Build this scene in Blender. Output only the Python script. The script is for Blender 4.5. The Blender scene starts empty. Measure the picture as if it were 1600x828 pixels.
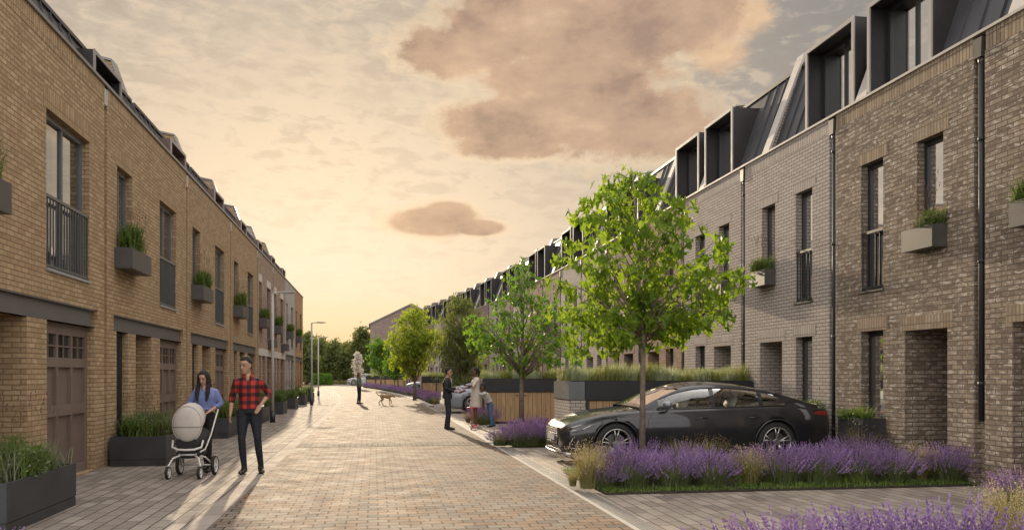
import bpy, bmesh, math, random
import numpy as np
from mathutils import Vector, Matrix, Quaternion, noise as mnoise

R = math.radians
SC = bpy.context.scene
COL = SC.collection

# ------------------------------------------------------------------ camera
EYE = 1.55
FPX = 1300.0
YAW = math.atan(215.0/1300.0)
CY, SY = math.cos(YAW), math.sin(YAW)
cd = bpy.data.cameras.new('street_camera')
cam = bpy.data.objects.new('street_camera', cd); COL.objects.link(cam)
cam.location = (0, 0, EYE)
cam.rotation_euler = (R(90), 0, -YAW)
cd.sensor_width = 36.0
cd.lens = 36.0*FPX/1600.0
cd.shift_y = 171.0/1600.0
cd.clip_start = 0.05
cd.clip_end = 3000
SC.camera = cam

# ------------------------------------------------------------------ light and exposure
SC.view_settings.view_transform = 'Standard'
SC.view_settings.look = 'None'
SC.view_settings.exposure = 0.55
SC.view_settings.gamma = 1.0
SC.cycles.max_bounces = 8
SC.cycles.transparent_max_bounces = 12
SC.cycles.caustics_reflective = False
SC.cycles.caustics_refractive = False
SUN_AZ = -3.9      # degrees from the street axis, towards the left
SUN_EL = 12.5
sl = bpy.data.lights.new('sun', 'SUN'); sl.energy = 4.4; sl.angle = R(0.6); sl.color = (1.0, 0.80, 0.56)
sun = bpy.data.objects.new('sun', sl); COL.objects.link(sun)
sdir = Vector((math.cos(R(SUN_EL))*math.sin(R(SUN_AZ)), math.cos(R(SUN_EL))*math.cos(R(SUN_AZ)), math.sin(R(SUN_EL))))
sun.rotation_euler = (sdir).to_track_quat('Z', 'Y').to_euler()
sun.location = (0, 0, 30)

def srgb(r, g, b):
    def f(c):
        c /= 255.0
        return c/12.92 if c <= 0.04045 else ((c+0.055)/1.055)**2.4
    return (f(r), f(g), f(b), 1.0)

class NT:
    """tiny helper for node trees"""
    def __init__(self, nt): self.nt = nt
    def n(self, t, **kw):
        nd = self.nt.nodes.new(t)
        for k, v in kw.items(): setattr(nd, k, v)
        return nd
    def l(self, a, b): self.nt.links.new(a, b)
    def put(self, sock, v):
        if hasattr(v, 'is_output') or isinstance(v, bpy.types.NodeSocket): self.l(v, sock)
        else: sock.default_value = v
    def m(self, op, a, b=None, c=None, clamp=False):
        nd = self.n('ShaderNodeMath', operation=op, use_clamp=clamp)
        self.put(nd.inputs[0], a)
        if b is not None: self.put(nd.inputs[1], b)
        if c is not None: self.put(nd.inputs[2], c)
        return nd.outputs[0]
    def mix(self, f, a, b, blend='MIX'):
        nd = self.n('ShaderNodeMix', data_type='RGBA', blend_type=blend)
        self.put(nd.inputs[0], f); self.put(nd.inputs[6], a); self.put(nd.inputs[7], b)
        return nd.outputs[2]
    def ramp(self, f, stops, interp='LINEAR'):
        nd = self.n('ShaderNodeValToRGB'); nd.color_ramp.interpolation = interp
        el = nd.color_ramp.elements
        while len(el) < len(stops): el.new(0.5)
        for e, (p, c) in zip(el, stops):
            e.position = p; e.color = c if len(c) == 4 else (*c, 1)
        self.put(nd.inputs[0], f)
        return nd.outputs[0]
    def noise(self, vec, scale, detail=3, rough=0.5, dist=0.0):
        nd = self.n('ShaderNodeTexNoise'); nd.inputs['Scale'].default_value = scale
        nd.inputs['Detail'].default_value = detail; nd.inputs['Roughness'].default_value = rough
        nd.inputs['Distortion'].default_value = dist
        if vec is not None: self.l(vec, nd.inputs['Vector'])
        return nd.outputs[0]
    def mapr(self, v, a, b, c=0.0, d=1.0, smooth=False):
        nd = self.n('ShaderNodeMapRange', clamp=True)
        if smooth: nd.interpolation_type = 'SMOOTHSTEP'
        self.put(nd.inputs[0], v)
        for i, x in zip((1, 2, 3, 4), (a, b, c, d)): nd.inputs[i].default_value = x
        return nd.outputs[0]

# world: Nishita sky behind a veil of sunset cloud, all laid out by azimuth and elevation
W = bpy.data.worlds.new('World'); SC.world = W; W.use_nodes = True
W.node_tree.nodes.clear()
t = NT(W.node_tree)
sky = t.n('ShaderNodeTexSky', sky_type='NISHITA', sun_disc=False, sun_elevation=R(SUN_EL), sun_rotation=R(SUN_AZ))
sky.air_density = 1.6; sky.dust_density = 4.0; sky.ozone_density = 1.0
tc = t.n('ShaderNodeTexCoord')
sep = t.n('ShaderNodeSeparateXYZ'); t.l(tc.outputs['Generated'], sep.inputs[0])
sx, sy, sz = sep.outputs
az = t.m('ARCTAN2', sx, sy)                       # azimuth from the street axis
el = t.m('ARCSINE', sz)
U = t.m('MULTIPLY', t.m('SUBTRACT', az, YAW), 1300.0)     # thirteen-hundredths of a radian units
V = t.m('MULTIPLY', el, 1300.0)
cv = t.n('ShaderNodeCombineXYZ'); t.l(U, cv.inputs[0]); t.l(V, cv.inputs[1]); uv = cv.outputs[0]
def vscale(vec, s):
    nd = t.n('ShaderNodeMapping', vector_type='POINT'); t.l(vec, nd.inputs['Vector']); nd.inputs['Scale'].default_value = s
    return nd.outputs[0]
def vrot(vec, s, a):
    nd = t.n('ShaderNodeMapping', vector_type='POINT'); t.l(vec, nd.inputs['Vector']); nd.inputs['Scale'].default_value = s
    nd.inputs['Rotation'].default_value = (0, 0, a)
    return nd.outputs[0]
# distance from the glow low over the end of the street
gx = t.m('MULTIPLY', t.m('ADD', U, 300.0), 0.70)
gy = t.m('SUBTRACT', V, 110.0)
gd = t.m('SQRT', t.m('ADD', t.m('MULTIPLY', gx, gx), t.m('MULTIPLY', gy, gy)))
glow = t.ramp(t.m('DIVIDE', gd, 2000.0), [
    (0.0, srgb(255, 237, 208)), (0.06, srgb(252, 230, 200)), (0.115, srgb(240, 217, 188)), (0.175, srgb(216, 198, 175)),
    (0.24, srgb(186, 173, 158)), (0.36, srgb(156, 150, 144)), (0.7, srgb(150, 150, 152)), (1.0, srgb(160, 160, 166))])
# yellow band at the horizon
hz = t.mapr(t.m('ABSOLUTE', V), 10, 170, 1.0, 0.0, True)
near = t.mapr(t.m('ABSOLUTE', t.m('ADD', U, 310.0)), 60, 900, 1.0, 0.0, True)
glow = t.mix(t.m('MULTIPLY', t.m('MULTIPLY', hz, near), 0.7), glow, srgb(252, 214, 144))
# mackerel veil
mv = vrot(uv, (0.010, 0.026, 1), R(14))
r1 = t.noise(mv, 1.0, 6, 0.62, 0.8)
r2 = t.noise(vrot(uv, (0.0022, 0.0055, 1), R(-10)), 1.0, 4, 0.6, 0.5)
r3 = t.noise(vrot(uv, (0.022, 0.062, 1), R(24)), 1.0, 3, 0.6, 0.4)
rip = t.m('ADD', t.m('MULTIPLY', r1, 0.45), t.m('MULTIPLY', r3, 0.55))
amt = t.mapr(V, 40, 420, 0.25, 1.0, True)
ripm = t.m('MULTIPLY', t.mapr(rip, 0.42, 0.60, -1.0, 1.0), t.m('MULTIPLY', amt, t.mapr(r2, 0.35, 0.6, 0.35, 1.0)))
pos = t.m('MAXIMUM', ripm, 0.0); neg = t.m('MAXIMUM', t.m('MULTIPLY', ripm, -1.0), 0.0)
veil = t.mix(t.m('MULTIPLY', pos, 0.50), glow, srgb(238, 214, 184))
veil = t.mix(t.m('MULTIPLY', neg, 0.34), veil, srgb(164, 148, 134))
# clear grey-blue holes high to the right
hole = t.m('MULTIPLY', t.mapr(U, 250, 600, 0, 1, True), t.mapr(V, 300, 560, 0, 1, True))
veil = t.mix(t.m('MULTIPLY', hole, t.mapr(r2, 0.4, 0.6, 0.3, 0.8)), veil, srgb(140, 138, 136))
# cumulus: union of soft ellipses with ragged edges
wob = t.m('ADD', t.m('MULTIPLY', t.m('SUBTRACT', t.noise(vscale(uv, (0.0075, 0.010, 1)), 1.0, 7, 0.62, 0.2), 0.5), 1.15),
                 t.m('MULTIPLY', t.m('SUBTRACT', t.noise(vscale(uv, (0.026, 0.032, 1)), 1.0, 6, 0.65), 0.5), 0.85))
def blob(u, v, ru, rv, wamp=1.0):
    cu = (u-800); cvv = (585-v)
    cu2 = math.atan(cu/1300.0)*1300; cv2 = math.atan(cvv/math.hypot(1300, cu))*1300
    dx = t.m('DIVIDE', t.m('SUBTRACT', U, cu2), ru); dy = t.m('DIVIDE', t.m('SUBTRACT', V, cv2), rv)
    d = t.m('SQRT', t.m('ADD', t.m('MULTIPLY', dx, dx), t.m('MULTIPLY', dy, dy)))
    return t.m('ADD', d, t.m('MULTIPLY', wob, wamp))
big = None
for b in ((735, 78, 120, 42), (800, 45, 130, 60), (930, 30, 190, 95), (1080, 25, 95, 62), (900, 120, 170, 50), (800, 190, 130, 42), (900, 178, 150, 60), (990, 195, 125, 66), (800, 225, 100, 26)):
    d = blob(*b); big = d if big is None else t.m('MINIMUM', big, d)
small = t.m('MINIMUM', t.m('MINIMUM', blob(678, 346, 82, 26, 0.3), blob(700, 336, 52, 24, 0.3)), blob(748, 356, 46, 14, 0.3))
wisp = t.m('MINIMUM', blob(1165, 30, 50, 40, 1.1), blob(1125, 85, 60, 34, 1.1))
body = t.m('MINIMUM', big, small)
mask = t.mapr(body, 1.04, 0.72, 0, 1, True)
rim = t.m('MULTIPLY', t.mapr(body, 1.28, 0.98, 0, 1, True), t.m('SUBTRACT', 1.0, mask))
cn = t.noise(vscale(uv, (0.008, 0.015, 1)), 1.0, 7, 0.62, 0.12)
ccol = t.ramp(cn, [(0.34, srgb(162, 134, 116)), (0.45, srgb(193, 160, 135)), (0.57, srgb(212, 177, 147)), (0.72, srgb(240, 206, 170))])
core = t.mapr(body, 0.9, 0.35, 0, 1, True)
ccol = t.mix(t.m('MULTIPLY', core, 0.30), ccol, srgb(180, 150, 131))
ccol = t.mix(t.m('MULTIPLY', t.mapr(body, 0.72, 0.98, 0, 1, True), 0.55), ccol, srgb(238, 202, 162))
sk = t.mix(t.m('MULTIPLY', rim, 0.42), veil, srgb(250, 220, 180))
sk = t.mix(t.m('MULTIPLY', t.mapr(wisp, 1.1, 0.4, 0, 1, True), 0.55), sk, srgb(240, 196, 152))
sk = t.mix(t.m('MULTIPLY', mask, 0.94), sk, ccol)
dim = t.n('ShaderNodeVectorMath', operation='SCALE'); t.l(sk, dim.inputs[0]); dim.inputs['Scale'].default_value = 2**-0.55
sk = dim.outputs[0]
# unseen sky overhead and behind is brightened to lift the light on the facades
over = t.m('MAXIMUM', t.mapr(sz, 0.5, 0.85, 0, 1, True), t.mapr(sy, 0.5, -0.1, 0, 1, True))
sk = t.mix(over, sk, t.mix(t.mapr(r2, 0.4, 0.6, 0, 1), (0.96, 0.95, 0.98, 1), (1.34, 1.26, 1.17, 1)))
tenx = t.n('ShaderNodeVectorMath', operation='SCALE'); t.l(sk, tenx.inputs[0]); tenx.inputs['Scale'].default_value = 1.0/0.12
fin = t.mix(0.988, sky.outputs[0], tenx.outputs[0])
bg = t.n('ShaderNodeBackground'); t.l(fin, bg.inputs[0]); bg.inputs[1].default_value = 0.12
wo = t.n('ShaderNodeOutputWorld'); t.l(bg.outputs[0], wo.inputs[0])

# ------------------------------------------------------------------ mapping from the picture to the place
def P(u, d, z=0.0):
    r = (u-800.0)*d/FPX
    return Vector((r*CY + d*SY, d*CY - r*SY, z))
def G(u, v, z=0.0):
    return P(u, FPX*(EYE-z)/(v-585.0), z)
def zat(v, d): return EYE + (585.0-v)*d/FPX

# ------------------------------------------------------------------ mesh builder
class MB:
    def __init__(self): self.v = []; self.f = []; self.uv = []; self.mi = []; self.sm = []
    def face(self, pts, mat=0, uv=None, smooth=False):
        b = len(self.v); self.v += [tuple(p) for p in pts]
        self.f.append(tuple(range(b, b+len(pts)))); self.mi.append(mat); self.sm.append(smooth)
        if uv is None:
            a, bb, c = Vector(pts[0]), Vector(pts[1]), Vector(pts[2])
            n = (bb-a).cross(c-a); ax = [abs(x) for x in n]
            k = ax.index(max(ax))
            uv = [((p[1], p[2]) if k == 0 else (p[0], p[2]) if k == 1 else (p[0], p[1])) for p in pts]
        self.uv.append(uv)
        return self
    def box(self, x0, x1, y0, y1, z0, z1, mat=0, swap=False, skip=''):
        x0, x1 = sorted((x0, x1)); y0, y1 = sorted((y0, y1)); z0, z1 = sorted((z0, z1))
        q = {'-x': [(x0, y1, z0), (x0, y0, z0), (x0, y0, z1), (x0, y1, z1)],
             '+x': [(x1, y0, z0), (x1, y1, z0), (x1, y1, z1), (x1, y0, z1)],
             '-y': [(x0, y0, z0), (x1, y0, z0), (x1, y0, z1), (x0, y0, z1)],
             '+y': [(x1, y1, z0), (x0, y1, z0), (x0, y1, z1), (x1, y1, z1)],
             '-z': [(x0, y1, z0), (x1, y1, z0), (x1, y0, z0), (x0, y0, z0)],
             '+z': [(x0, y0, z1), (x1, y0, z1), (x1, y1, z1), (x0, y1, z1)]}
        for k, p in q.items():
            if k in skip.split(): continue
            u = None
            if swap:
                u = [((a[2], a[1]) if 'x' in k else (a[2], a[0]) if 'y' in k else (a[0], a[1])) for a in p]
            self.face(p, mat, u)
        return self
    def prism(self, poly, axis, a, b, mat=0):
        """poly: 2-D outline; extruded along axis ('x','y','z') from a to b"""
        def pt(p, t_):
            return (t_, p[0], p[1]) if axis == 'x' else (p[0], t_, p[1]) if axis == 'y' else (p[0], p[1], t_)
        self.face([pt(p, a) for p in poly], mat); self.face([pt(p, b) for p in reversed(poly)], mat)
        n = len(poly)
        for i in range(n):
            p, q = poly[i], poly[(i+1) % n]
            self.face([pt(p, a), pt(p, b), pt(q, b), pt(q, a)], mat)
        return self
    def tube(self, pts, rad, n=8, mat=0, caps=True, smooth=True, ref=None):
        pts = [Vector(p) for p in pts]
        if not isinstance(rad, (list, tuple)): rad = [rad]*len(pts)
        base = len(self.v); prev = None
        for i, p in enumerate(pts):
            if i == 0: d = pts[1]-pts[0]
            elif i == len(pts)-1: d = pts[-1]-pts[-2]
            else: d = (pts[i+1]-pts[i]).normalized() + (pts[i]-pts[i-1]).normalized()
            if d.length < 1e-9: d = Vector((0, 0, 1))
            d.normalize()
            if prev is None:
                a = Vector(ref) if ref else (Vector((1, 0, 0)) if abs(d.x) < 0.8 else Vector((0, 1, 0)))
            else: a = prev
            a = (a - d*a.dot(d)); a.normalize(); prev = a; b = d.cross(a)
            r = rad[i]; ra, rb = (r if isinstance(r, tuple) else (r, r))
            for k in range(n):
                th = 2*math.pi*k/n
                self.v.append(tuple(p + a*(ra*math.cos(th)) + b*(rb*math.sin(th))))
        for i in range(len(pts)-1):
            for k in range(n):
                k2 = (k+1) % n
                self.f.append((base+i*n+k, base+i*n+k2, base+(i+1)*n+k2, base+(i+1)*n+k)); self.mi.append(mat); self.sm.append(smooth)
                self.uv.append([(k/n, i), ((k+1)/n, i), ((k+1)/n, i+1), (k/n, i+1)])
        if caps:
            self.f.append(tuple(base+k for k in reversed(range(n)))); self.mi.append(mat); self.sm.append(False); self.uv.append([(0, 0)]*n)
            o = base+(len(pts)-1)*n
            self.f.append(tuple(o+k for k in range(n))); self.mi.append(mat); self.sm.append(False); self.uv.append([(0, 0)]*n)
        return self
    def grid(self, rows, mat=0, closed_u=False, smooth=True, cap=False):
        """rows: list of lists of points"""
        base = len(self.v); n = len(rows[0])
        for r_ in rows: self.v += [tuple(p) for p in r_]
        for i in range(len(rows)-1):
            for k in range(n if closed_u else n-1):
                k2 = (k+1) % n
                self.f.append((base+i*n+k, base+i*n+k2, base+(i+1)*n+k2, base+(i+1)*n+k)); self.mi.append(mat); self.sm.append(smooth)
                self.uv.append([(k/n, i), ((k+1)/n, i), ((k+1)/n, i+1), (k/n, i+1)])
        if cap and closed_u:
            self.f.append(tuple(base+k for k in reversed(range(n)))); self.mi.append(mat); self.sm.append(smooth); self.uv.append([(0, 0)]*n)
            o = base+(len(rows)-1)*n
            self.f.append(tuple(o+k for k in range(n))); self.mi.append(mat); self.sm.append(smooth); self.uv.append([(0, 0)]*n)
        return self
    def ellipsoid(self, c, r, n=12, m=8, mat=0, rot=None):
        rows = []
        for i in range(m+1):
            ph = -math.pi/2 + math.pi*(i+0.02 if i == 0 else i-0.02 if i == m else i)/m
            row = []
            for k in range(n):
                th = 2*math.pi*k/n
                p = Vector((r[0]*math.cos(ph)*math.cos(th), r[1]*math.cos(ph)*math.sin(th), r[2]*math.sin(ph)))
                if rot is not None: p = rot @ p
                row.append(Vector(c)+p)
            rows.append(row)
        return self.grid(rows, mat, True, True, True)
    def build(self, name, mats, parent=None, recalc=False, merge=0.0):
        me = bpy.data.meshes.new(name)
        me.from_pydata(self.v, [], self.f)
        ul = me.uv_layers.new(name='UVMap')
        flat = [c for f in self.uv for p in f for c in p]
        ul.data.foreach_set('uv', flat)
        me.polygons.foreach_set('material_index', self.mi)
        me.polygons.foreach_set('use_smooth', self.sm)
        for m_ in (mats if isinstance(mats, (list, tuple)) else [mats]): me.materials.append(m_)
        if recalc or merge:
            bm = bmesh.new(); bm.from_mesh(me)
            if merge: bmesh.ops.remove_doubles(bm, verts=bm.verts, dist=merge)
            if recalc: bmesh.ops.recalc_face_normals(bm, faces=bm.faces)
            bm.to_mesh(me); bm.free()
        me.update()
        o = bpy.data.objects.new(name, me); COL.objects.link(o)
        if parent is not None: o.parent = parent
        return o

def link(name, me, parent=None):
    o = bpy.data.objects.new(name, me); COL.objects.link(o)
    if parent is not None: o.parent = parent
    return o
def empty(name, loc=(0, 0, 0), rz=0.0):
    o = bpy.data.objects.new(name, None); COL.objects.link(o)
    o.location = loc; o.rotation_euler = (0, 0, rz); o.empty_display_size = 0.3
    return o
def tag(o, label=None, cat=None, group=None, kind=None):
    if label: o['label'] = label
    if cat: o['category'] = cat
    if group: o['group'] = group
    if kind: o['kind'] = kind
    return o
def copy_tree(o, parent=None):
    c = o.copy(); COL.objects.link(c)
    if parent is not None: c.parent = parent
    for ch in list(o.children): copy_tree(ch, c)
    return c
ORD = ['first', 'second', 'third', 'fourth', 'fifth', 'sixth', 'seventh', 'eighth', 'ninth', 'tenth', 'eleventh', 'twelfth',
       'thirteenth', 'fourteenth', 'fifteenth', 'sixteenth', 'seventeenth', 'eighteenth', 'nineteenth', 'twentieth']

# ------------------------------------------------------------------ materials
def newmat(name):
    m = bpy.data.materials.new(name); m.use_nodes = True
    nt = m.node_tree; nt.nodes.clear()
    q = NT(nt); out = q.n('ShaderNodeOutputMaterial'); p = q.n('ShaderNodeBsdfPrincipled')
    q.l(p.outputs[0], out.inputs[0])
    return m, q, p, out
def lin(c): return srgb(*c) if max(c) > 1.0 else (*c, 1)
def pmat(name, col, rough=0.6, metal=0.0, nscale=6.0, namt=0.15, bump=0.0, spec=0.5, coat=0.0, bscale=None):
    m, q, p, out = newmat(name)
    tcn = q.n('ShaderNodeTexCoord')
    nz = q.noise(tcn.outputs['Object'], nscale, 5, 0.6)
    c = lin(col); dark = tuple(x*(1-namt) for x in c[:3])+(1,); lite = tuple(min(1, x*(1+namt)) for x in c[:3])+(1,)
    q.l(q.ramp(nz, [(0.3, dark), (0.7, lite)]), p.inputs['Base Color'])
    q.l(q.mapr(nz, 0.3, 0.7, max(0.02, rough-0.06), min(1, rough+0.06)), p.inputs['Roughness'])
    p.inputs['Metallic'].default_value = metal
    p.inputs['Specular IOR Level'].default_value = spec
    p.inputs['Coat Weight'].default_value = coat
    p.inputs['Coat Roughness'].default_value = 0.04
    if bump:
        b = q.n('ShaderNodeBump'); b.inputs['Strength'].default_value = 1.0; b.inputs['Distance'].default_value = bump
        q.l(q.noise(tcn.outputs['Object'], bscale or nscale*6, 4, 0.6), b.inputs['Height']); q.l(b.outputs[0], p.inputs['Normal'])
    return m

def brickmat(name, c1, c2, mortar, fleck=None, fleck_amt=0.0, bw=0.215, bh=0.069, ms=0.0075, offset=0.5, dark=None, dark_amt=0.25, bump=0.006, rough=0.9, seed=0.0, hue=None):
    m, q, p, out = newmat(name)
    uvn = q.n('ShaderNodeUVMap'); uvn.uv_map = 'UVMap'
    mp = q.n('ShaderNodeMapping'); q.l(uvn.outputs[0], mp.inputs[0]); mp.inputs['Location'].default_value = (3.3+seed, 5.0+seed*0.0, 0)
    # slight waviness of the courses
    br = q.n('ShaderNodeTexBrick'); br.offset = offset; br.squash = 1.0
    q.l(mp.outputs[0], br.inputs['Vector'])
    br.inputs['Scale'].default_value = 1.0; br.inputs['Brick Width'].default_value = bw; br.inputs['Row Height'].default_value = bh
    br.inputs['Mortar Size'].default_value = ms; br.inputs['Mortar Smooth'].default_value = 0.25; br.inputs['Bias'].default_value = 0.0
    br.inputs['Color1'].default_value = (0, 0, 0, 1); br.inputs['Color2'].default_value = (1, 1, 1, 1); br.inputs['Mortar'].default_value = (0.5, 0.5, 0.5, 1)
    # per-brick random value
    sepc = q.n('ShaderNodeSeparateColor'); q.l(br.outputs['Color'], sepc.inputs[0]); rnd = sepc.outputs[0]
    nz = q.noise(mp.outputs[0], 16.0, 5, 0.72)
    fac = q.m('ADD', q.m('MULTIPLY', rnd, 0.62), q.m('MULTIPLY', q.mapr(nz, 0.3, 0.7), 0.38), clamp=True)
    mid = [(a+b)/2 for a, b in zip(lin(c1), lin(c2))]
    stops = [(0.0, lin(dark) if dark else lin(c1)), (dark_amt, lin(c1)), (0.55, tuple(mid)), (1.0, lin(c2))]
    col = q.ramp(fac, stops)
    if hue:
        col = q.mix(q.mapr(q.noise(mp.outputs[0], 5.0, 2, 0.5), 0.5, 0.62, 0, 0.8), col, lin(hue))
    if fleck:
        st = q.n('ShaderNodeMapping'); q.l(mp.outputs[0], st.inputs[0]); st.inputs['Scale'].default_value = (6.0, 15.0, 1)
        fl = q.noise(st.outputs[0], 1.0, 4, 0.7, 0.6)
        col = q.mix(q.mapr(fl, 0.60-fleck_amt*0.07, 0.63, 0, fleck_amt*0.85), col, lin(fleck))
    big_n = q.noise(mp.outputs[0], 0.55, 3, 0.6)
    col = q.mix(q.mapr(big_n, 0.35, 0.7, 0.0, 0.22), col, tuple(x*0.62 for x in mid[:3])+(1,))
    # weather stains run down the wall
    sm = q.n('ShaderNodeMapping'); q.l(mp.outputs[0], sm.inputs[0]); sm.inputs['Scale'].default_value = (2.6, 0.35, 1)
    stn = q.noise(sm.outputs[0], 1.0, 5, 0.65)
    col = q.mix(q.mapr(stn, 0.56, 0.74, 0.0, 0.30), col, tuple(x*0.5 for x in mid[:3])+(1,))
    morc = q.mix(q.mapr(nz, 0.3, 0.7, 0, 0.5), lin(mortar), tuple(x*0.6 for x in lin(mortar)[:3])+(1,))
    q.l(q.mix(br.outputs['Fac'], col, morc), p.inputs['Base Color'])
    p.inputs['Roughness'].default_value = rough; p.inputs['Specular IOR Level'].default_value = 0.25
    h = q.m('ADD', q.m('SUBTRACT', 1.0, br.outputs['Fac']), q.m('MULTIPLY', q.noise(mp.outputs[0], 34, 4, 0.75), 0.9))
    h = q.m('ADD', h, q.m('MULTIPLY', rnd, 0.35))
    b = q.n('ShaderNodeBump'); b.inputs['Strength'].default_value = 1.0; b.inputs['Distance'].default_value = bump
    q.l(h, b.inputs['Height']); q.l(b.outputs[0], p.inputs['Normal'])
    return m

M = {}
# bricks, each with a soldier (upright) version
def brickset(key, **kw):
    M[key] = brickmat('brick_'+key, **kw)
    kw2 = dict(kw); kw2['offset'] = 0.0; kw2['seed'] = 7.7
    M[key+'_sol'] = brickmat('brick_soldier_'+key, **kw2)
brickset('yellow', c1=(0.345, 0.225, 0.125), c2=(0.53, 0.385, 0.23), mortar=(0.25, 0.175, 0.10), dark=(0.29, 0.175, 0.085), fleck=(0.58, 0.46, 0.30), fleck_amt=0.4, hue=(0.36, 0.25, 0.135))
brickset('pink', c1=(0.33, 0.22, 0.15), c2=(0.48, 0.36, 0.27), mortar=(0.24, 0.19, 0.15), dark=(0.26, 0.16, 0.11))
brickset('pale', c1=(0.42, 0.37, 0.33), c2=(0.56, 0.51, 0.46), mortar=(0.3, 0.28, 0.26))
brickset('orange', c1=(0.42, 0.25, 0.13), c2=(0.55, 0.36, 0.19), mortar=(0.25, 0.18, 0.12))
brickset('brown', c1=(0.175, 0.13, 0.094), c2=(0.36, 0.285, 0.21), mortar=(0.13, 0.105, 0.085), dark=(0.11, 0.078, 0.055), fleck=(0.62, 0.55, 0.47), fleck_amt=1.0, bump=0.004)
M['brown_sol'] = brickmat('brick_soldier_tan', c1=(0.26, 0.19, 0.13), c2=(0.42, 0.33, 0.235), mortar=(0.15, 0.12, 0.09), offset=0.0, seed=7.7)
brickset('buff', c1=(0.42, 0.36, 0.315), c2=(0.51, 0.45, 0.40), mortar=(0.16, 0.135, 0.115), dark=(0.38, 0.315, 0.26))
brickset('rust', c1=(0.27, 0.165, 0.11), c2=(0.41, 0.28, 0.20), mortar=(0.2, 0.155, 0.125), dark=(0.19, 0.12, 0.085), fleck=(0.5, 0.42, 0.35), fleck_amt=0.4)
brickset('mauve', c1=(0.24, 0.165, 0.145), c2=(0.36, 0.27, 0.24), mortar=(0.2, 0.165, 0.15))

M['steel_beam'] = pmat('painted_steel', (0.105, 0.098, 0.098), 0.45, 0.0, 3, 0.12)
M['frame_dark'] = pmat('frame_dark', (0.022, 0.023, 0.026), 0.42, 0.0, 4, 0.2)
M['frame_grey'] = pmat('frame_grey', (0.13, 0.14, 0.145), 0.4, 0.0, 4, 0.12)
M['frame_lite'] = pmat('frame_lite', (0.27, 0.28, 0.28), 0.4, 0.0, 4, 0.1)
M['rail'] = pmat('rail_metal', (0.035, 0.036, 0.038), 0.4, 0.3, 4, 0.15)
M['rail_grey'] = pmat('rail_grey', (0.10, 0.105, 0.105), 0.4, 0.2, 4, 0.15)
M['coping'] = pmat('coping_metal', (0.46, 0.42, 0.38), 0.6, 0.0, 3, 0.1)
M['coping_grey'] = pmat('coping_grey', (0.22, 0.21, 0.205), 0.4, 0.3, 3, 0.1)
M['trim_pale'] = pmat('dormer_trim', (0.34, 0.315, 0.29), 0.6, 0.0, 3, 0.08)
M['trim_grey'] = pmat('dormer_trim_grey', (0.27, 0.25, 0.25), 0.4, 0.2, 3, 0.08)
M['dormer_dark'] = pmat('dormer_dark', (0.026, 0.023, 0.024), 0.5, 0.1, 2, 0.2, 0.001)
M['dormer_bronze'] = pmat('dormer_bronze', (0.16, 0.10, 0.085), 0.5, 0.1, 2, 0.2, 0.001)
M['zinc'] = pmat('seamed_zinc', (0.075, 0.075, 0.082), 0.45, 0.3, 1.4, 0.18)
M['garage'] = pmat('garage_paint', (0.165, 0.12, 0.098), 0.5, 0.0, 3, 0.14, 0.0006, bscale=60)
M['door_dark'] = pmat('door_paint', (0.05, 0.042, 0.04), 0.45, 0.0, 3, 0.15)
M['stone'] = pmat('pale_stone', (0.55, 0.49, 0.42), 0.8, 0.0, 5, 0.1, 0.002)
M['curtain'] = pmat('curtain_cloth', (0.66, 0.62, 0.56), 0.9, 0.0, 3, 0.06)
M['room'] = pmat('room_wall', (0.30, 0.27, 0.24), 0.9, 0.0, 2, 0.1)
M['planter'] = pmat('planter_steel', (0.034, 0.034, 0.037), 0.52, 0.0, 2.0, 0.35, 0.0008)
M['box_zinc'] = pmat('window_box_metal', (0.080, 0.075, 0.071), 0.5, 0.2, 5, 0.14, 0.0006)
M['soil'] = pmat('soil', (0.045, 0.032, 0.022), 0.95, 0.0, 18, 0.4, 0.02)
M['pipe'] = pmat('pipe_black', (0.020, 0.021, 0.024), 0.6, 0.0, 5, 0.1)
M['pipe_grey'] = pmat('pipe_grey', (0.26, 0.25, 0.235), 0.42, 0.2, 5, 0.1)

def glassmat(name, tint=(0.02, 0.022, 0.024), base=0.10, power=1.9, rough=0.015):
    m, q, p, out = newmat(name)
    q.nt.nodes.remove(p)
    lw = q.n('ShaderNodeFresnel'); lw.inputs['IOR'].default_value = power
    wav = q.n('ShaderNodeTexCoord')
    b = q.n('ShaderNodeBump'); b.inputs['Strength'].default_value = 0.25; b.inputs['Distance'].default_value = 0.004
    q.l(q.noise(wav.outputs['Object'], 1.6, 2, 0.5), b.inputs['Height'])
    gl = q.n('ShaderNodeBsdfGlossy'); gl.inputs['Roughness'].default_value = rough; gl.inputs['Color'].default_value = (0.95, 0.95, 0.95, 1)
    q.l(b.outputs[0], gl.inputs['Normal'])
    tr = q.n('ShaderNodeBsdfTransparent'); tr.inputs['Color'].default_value = (0.72, 0.74, 0.74, 1)
    mx = q.n('ShaderNodeMixShader'); q.l(q.m('ADD', lw.outputs[0], base, clamp=True), mx.inputs[0]); q.l(tr.outputs[0], mx.inputs[1]); q.l(gl.outputs[0], mx.inputs[2])
    q.l(mx.outputs[0], out.inputs[0])
    return m
M['glass'] = glassmat('window_glass', base=0.26, power=2.0)
M['glass_car'] = glassmat('car_glass', base=0.03, power=1.6)

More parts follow.
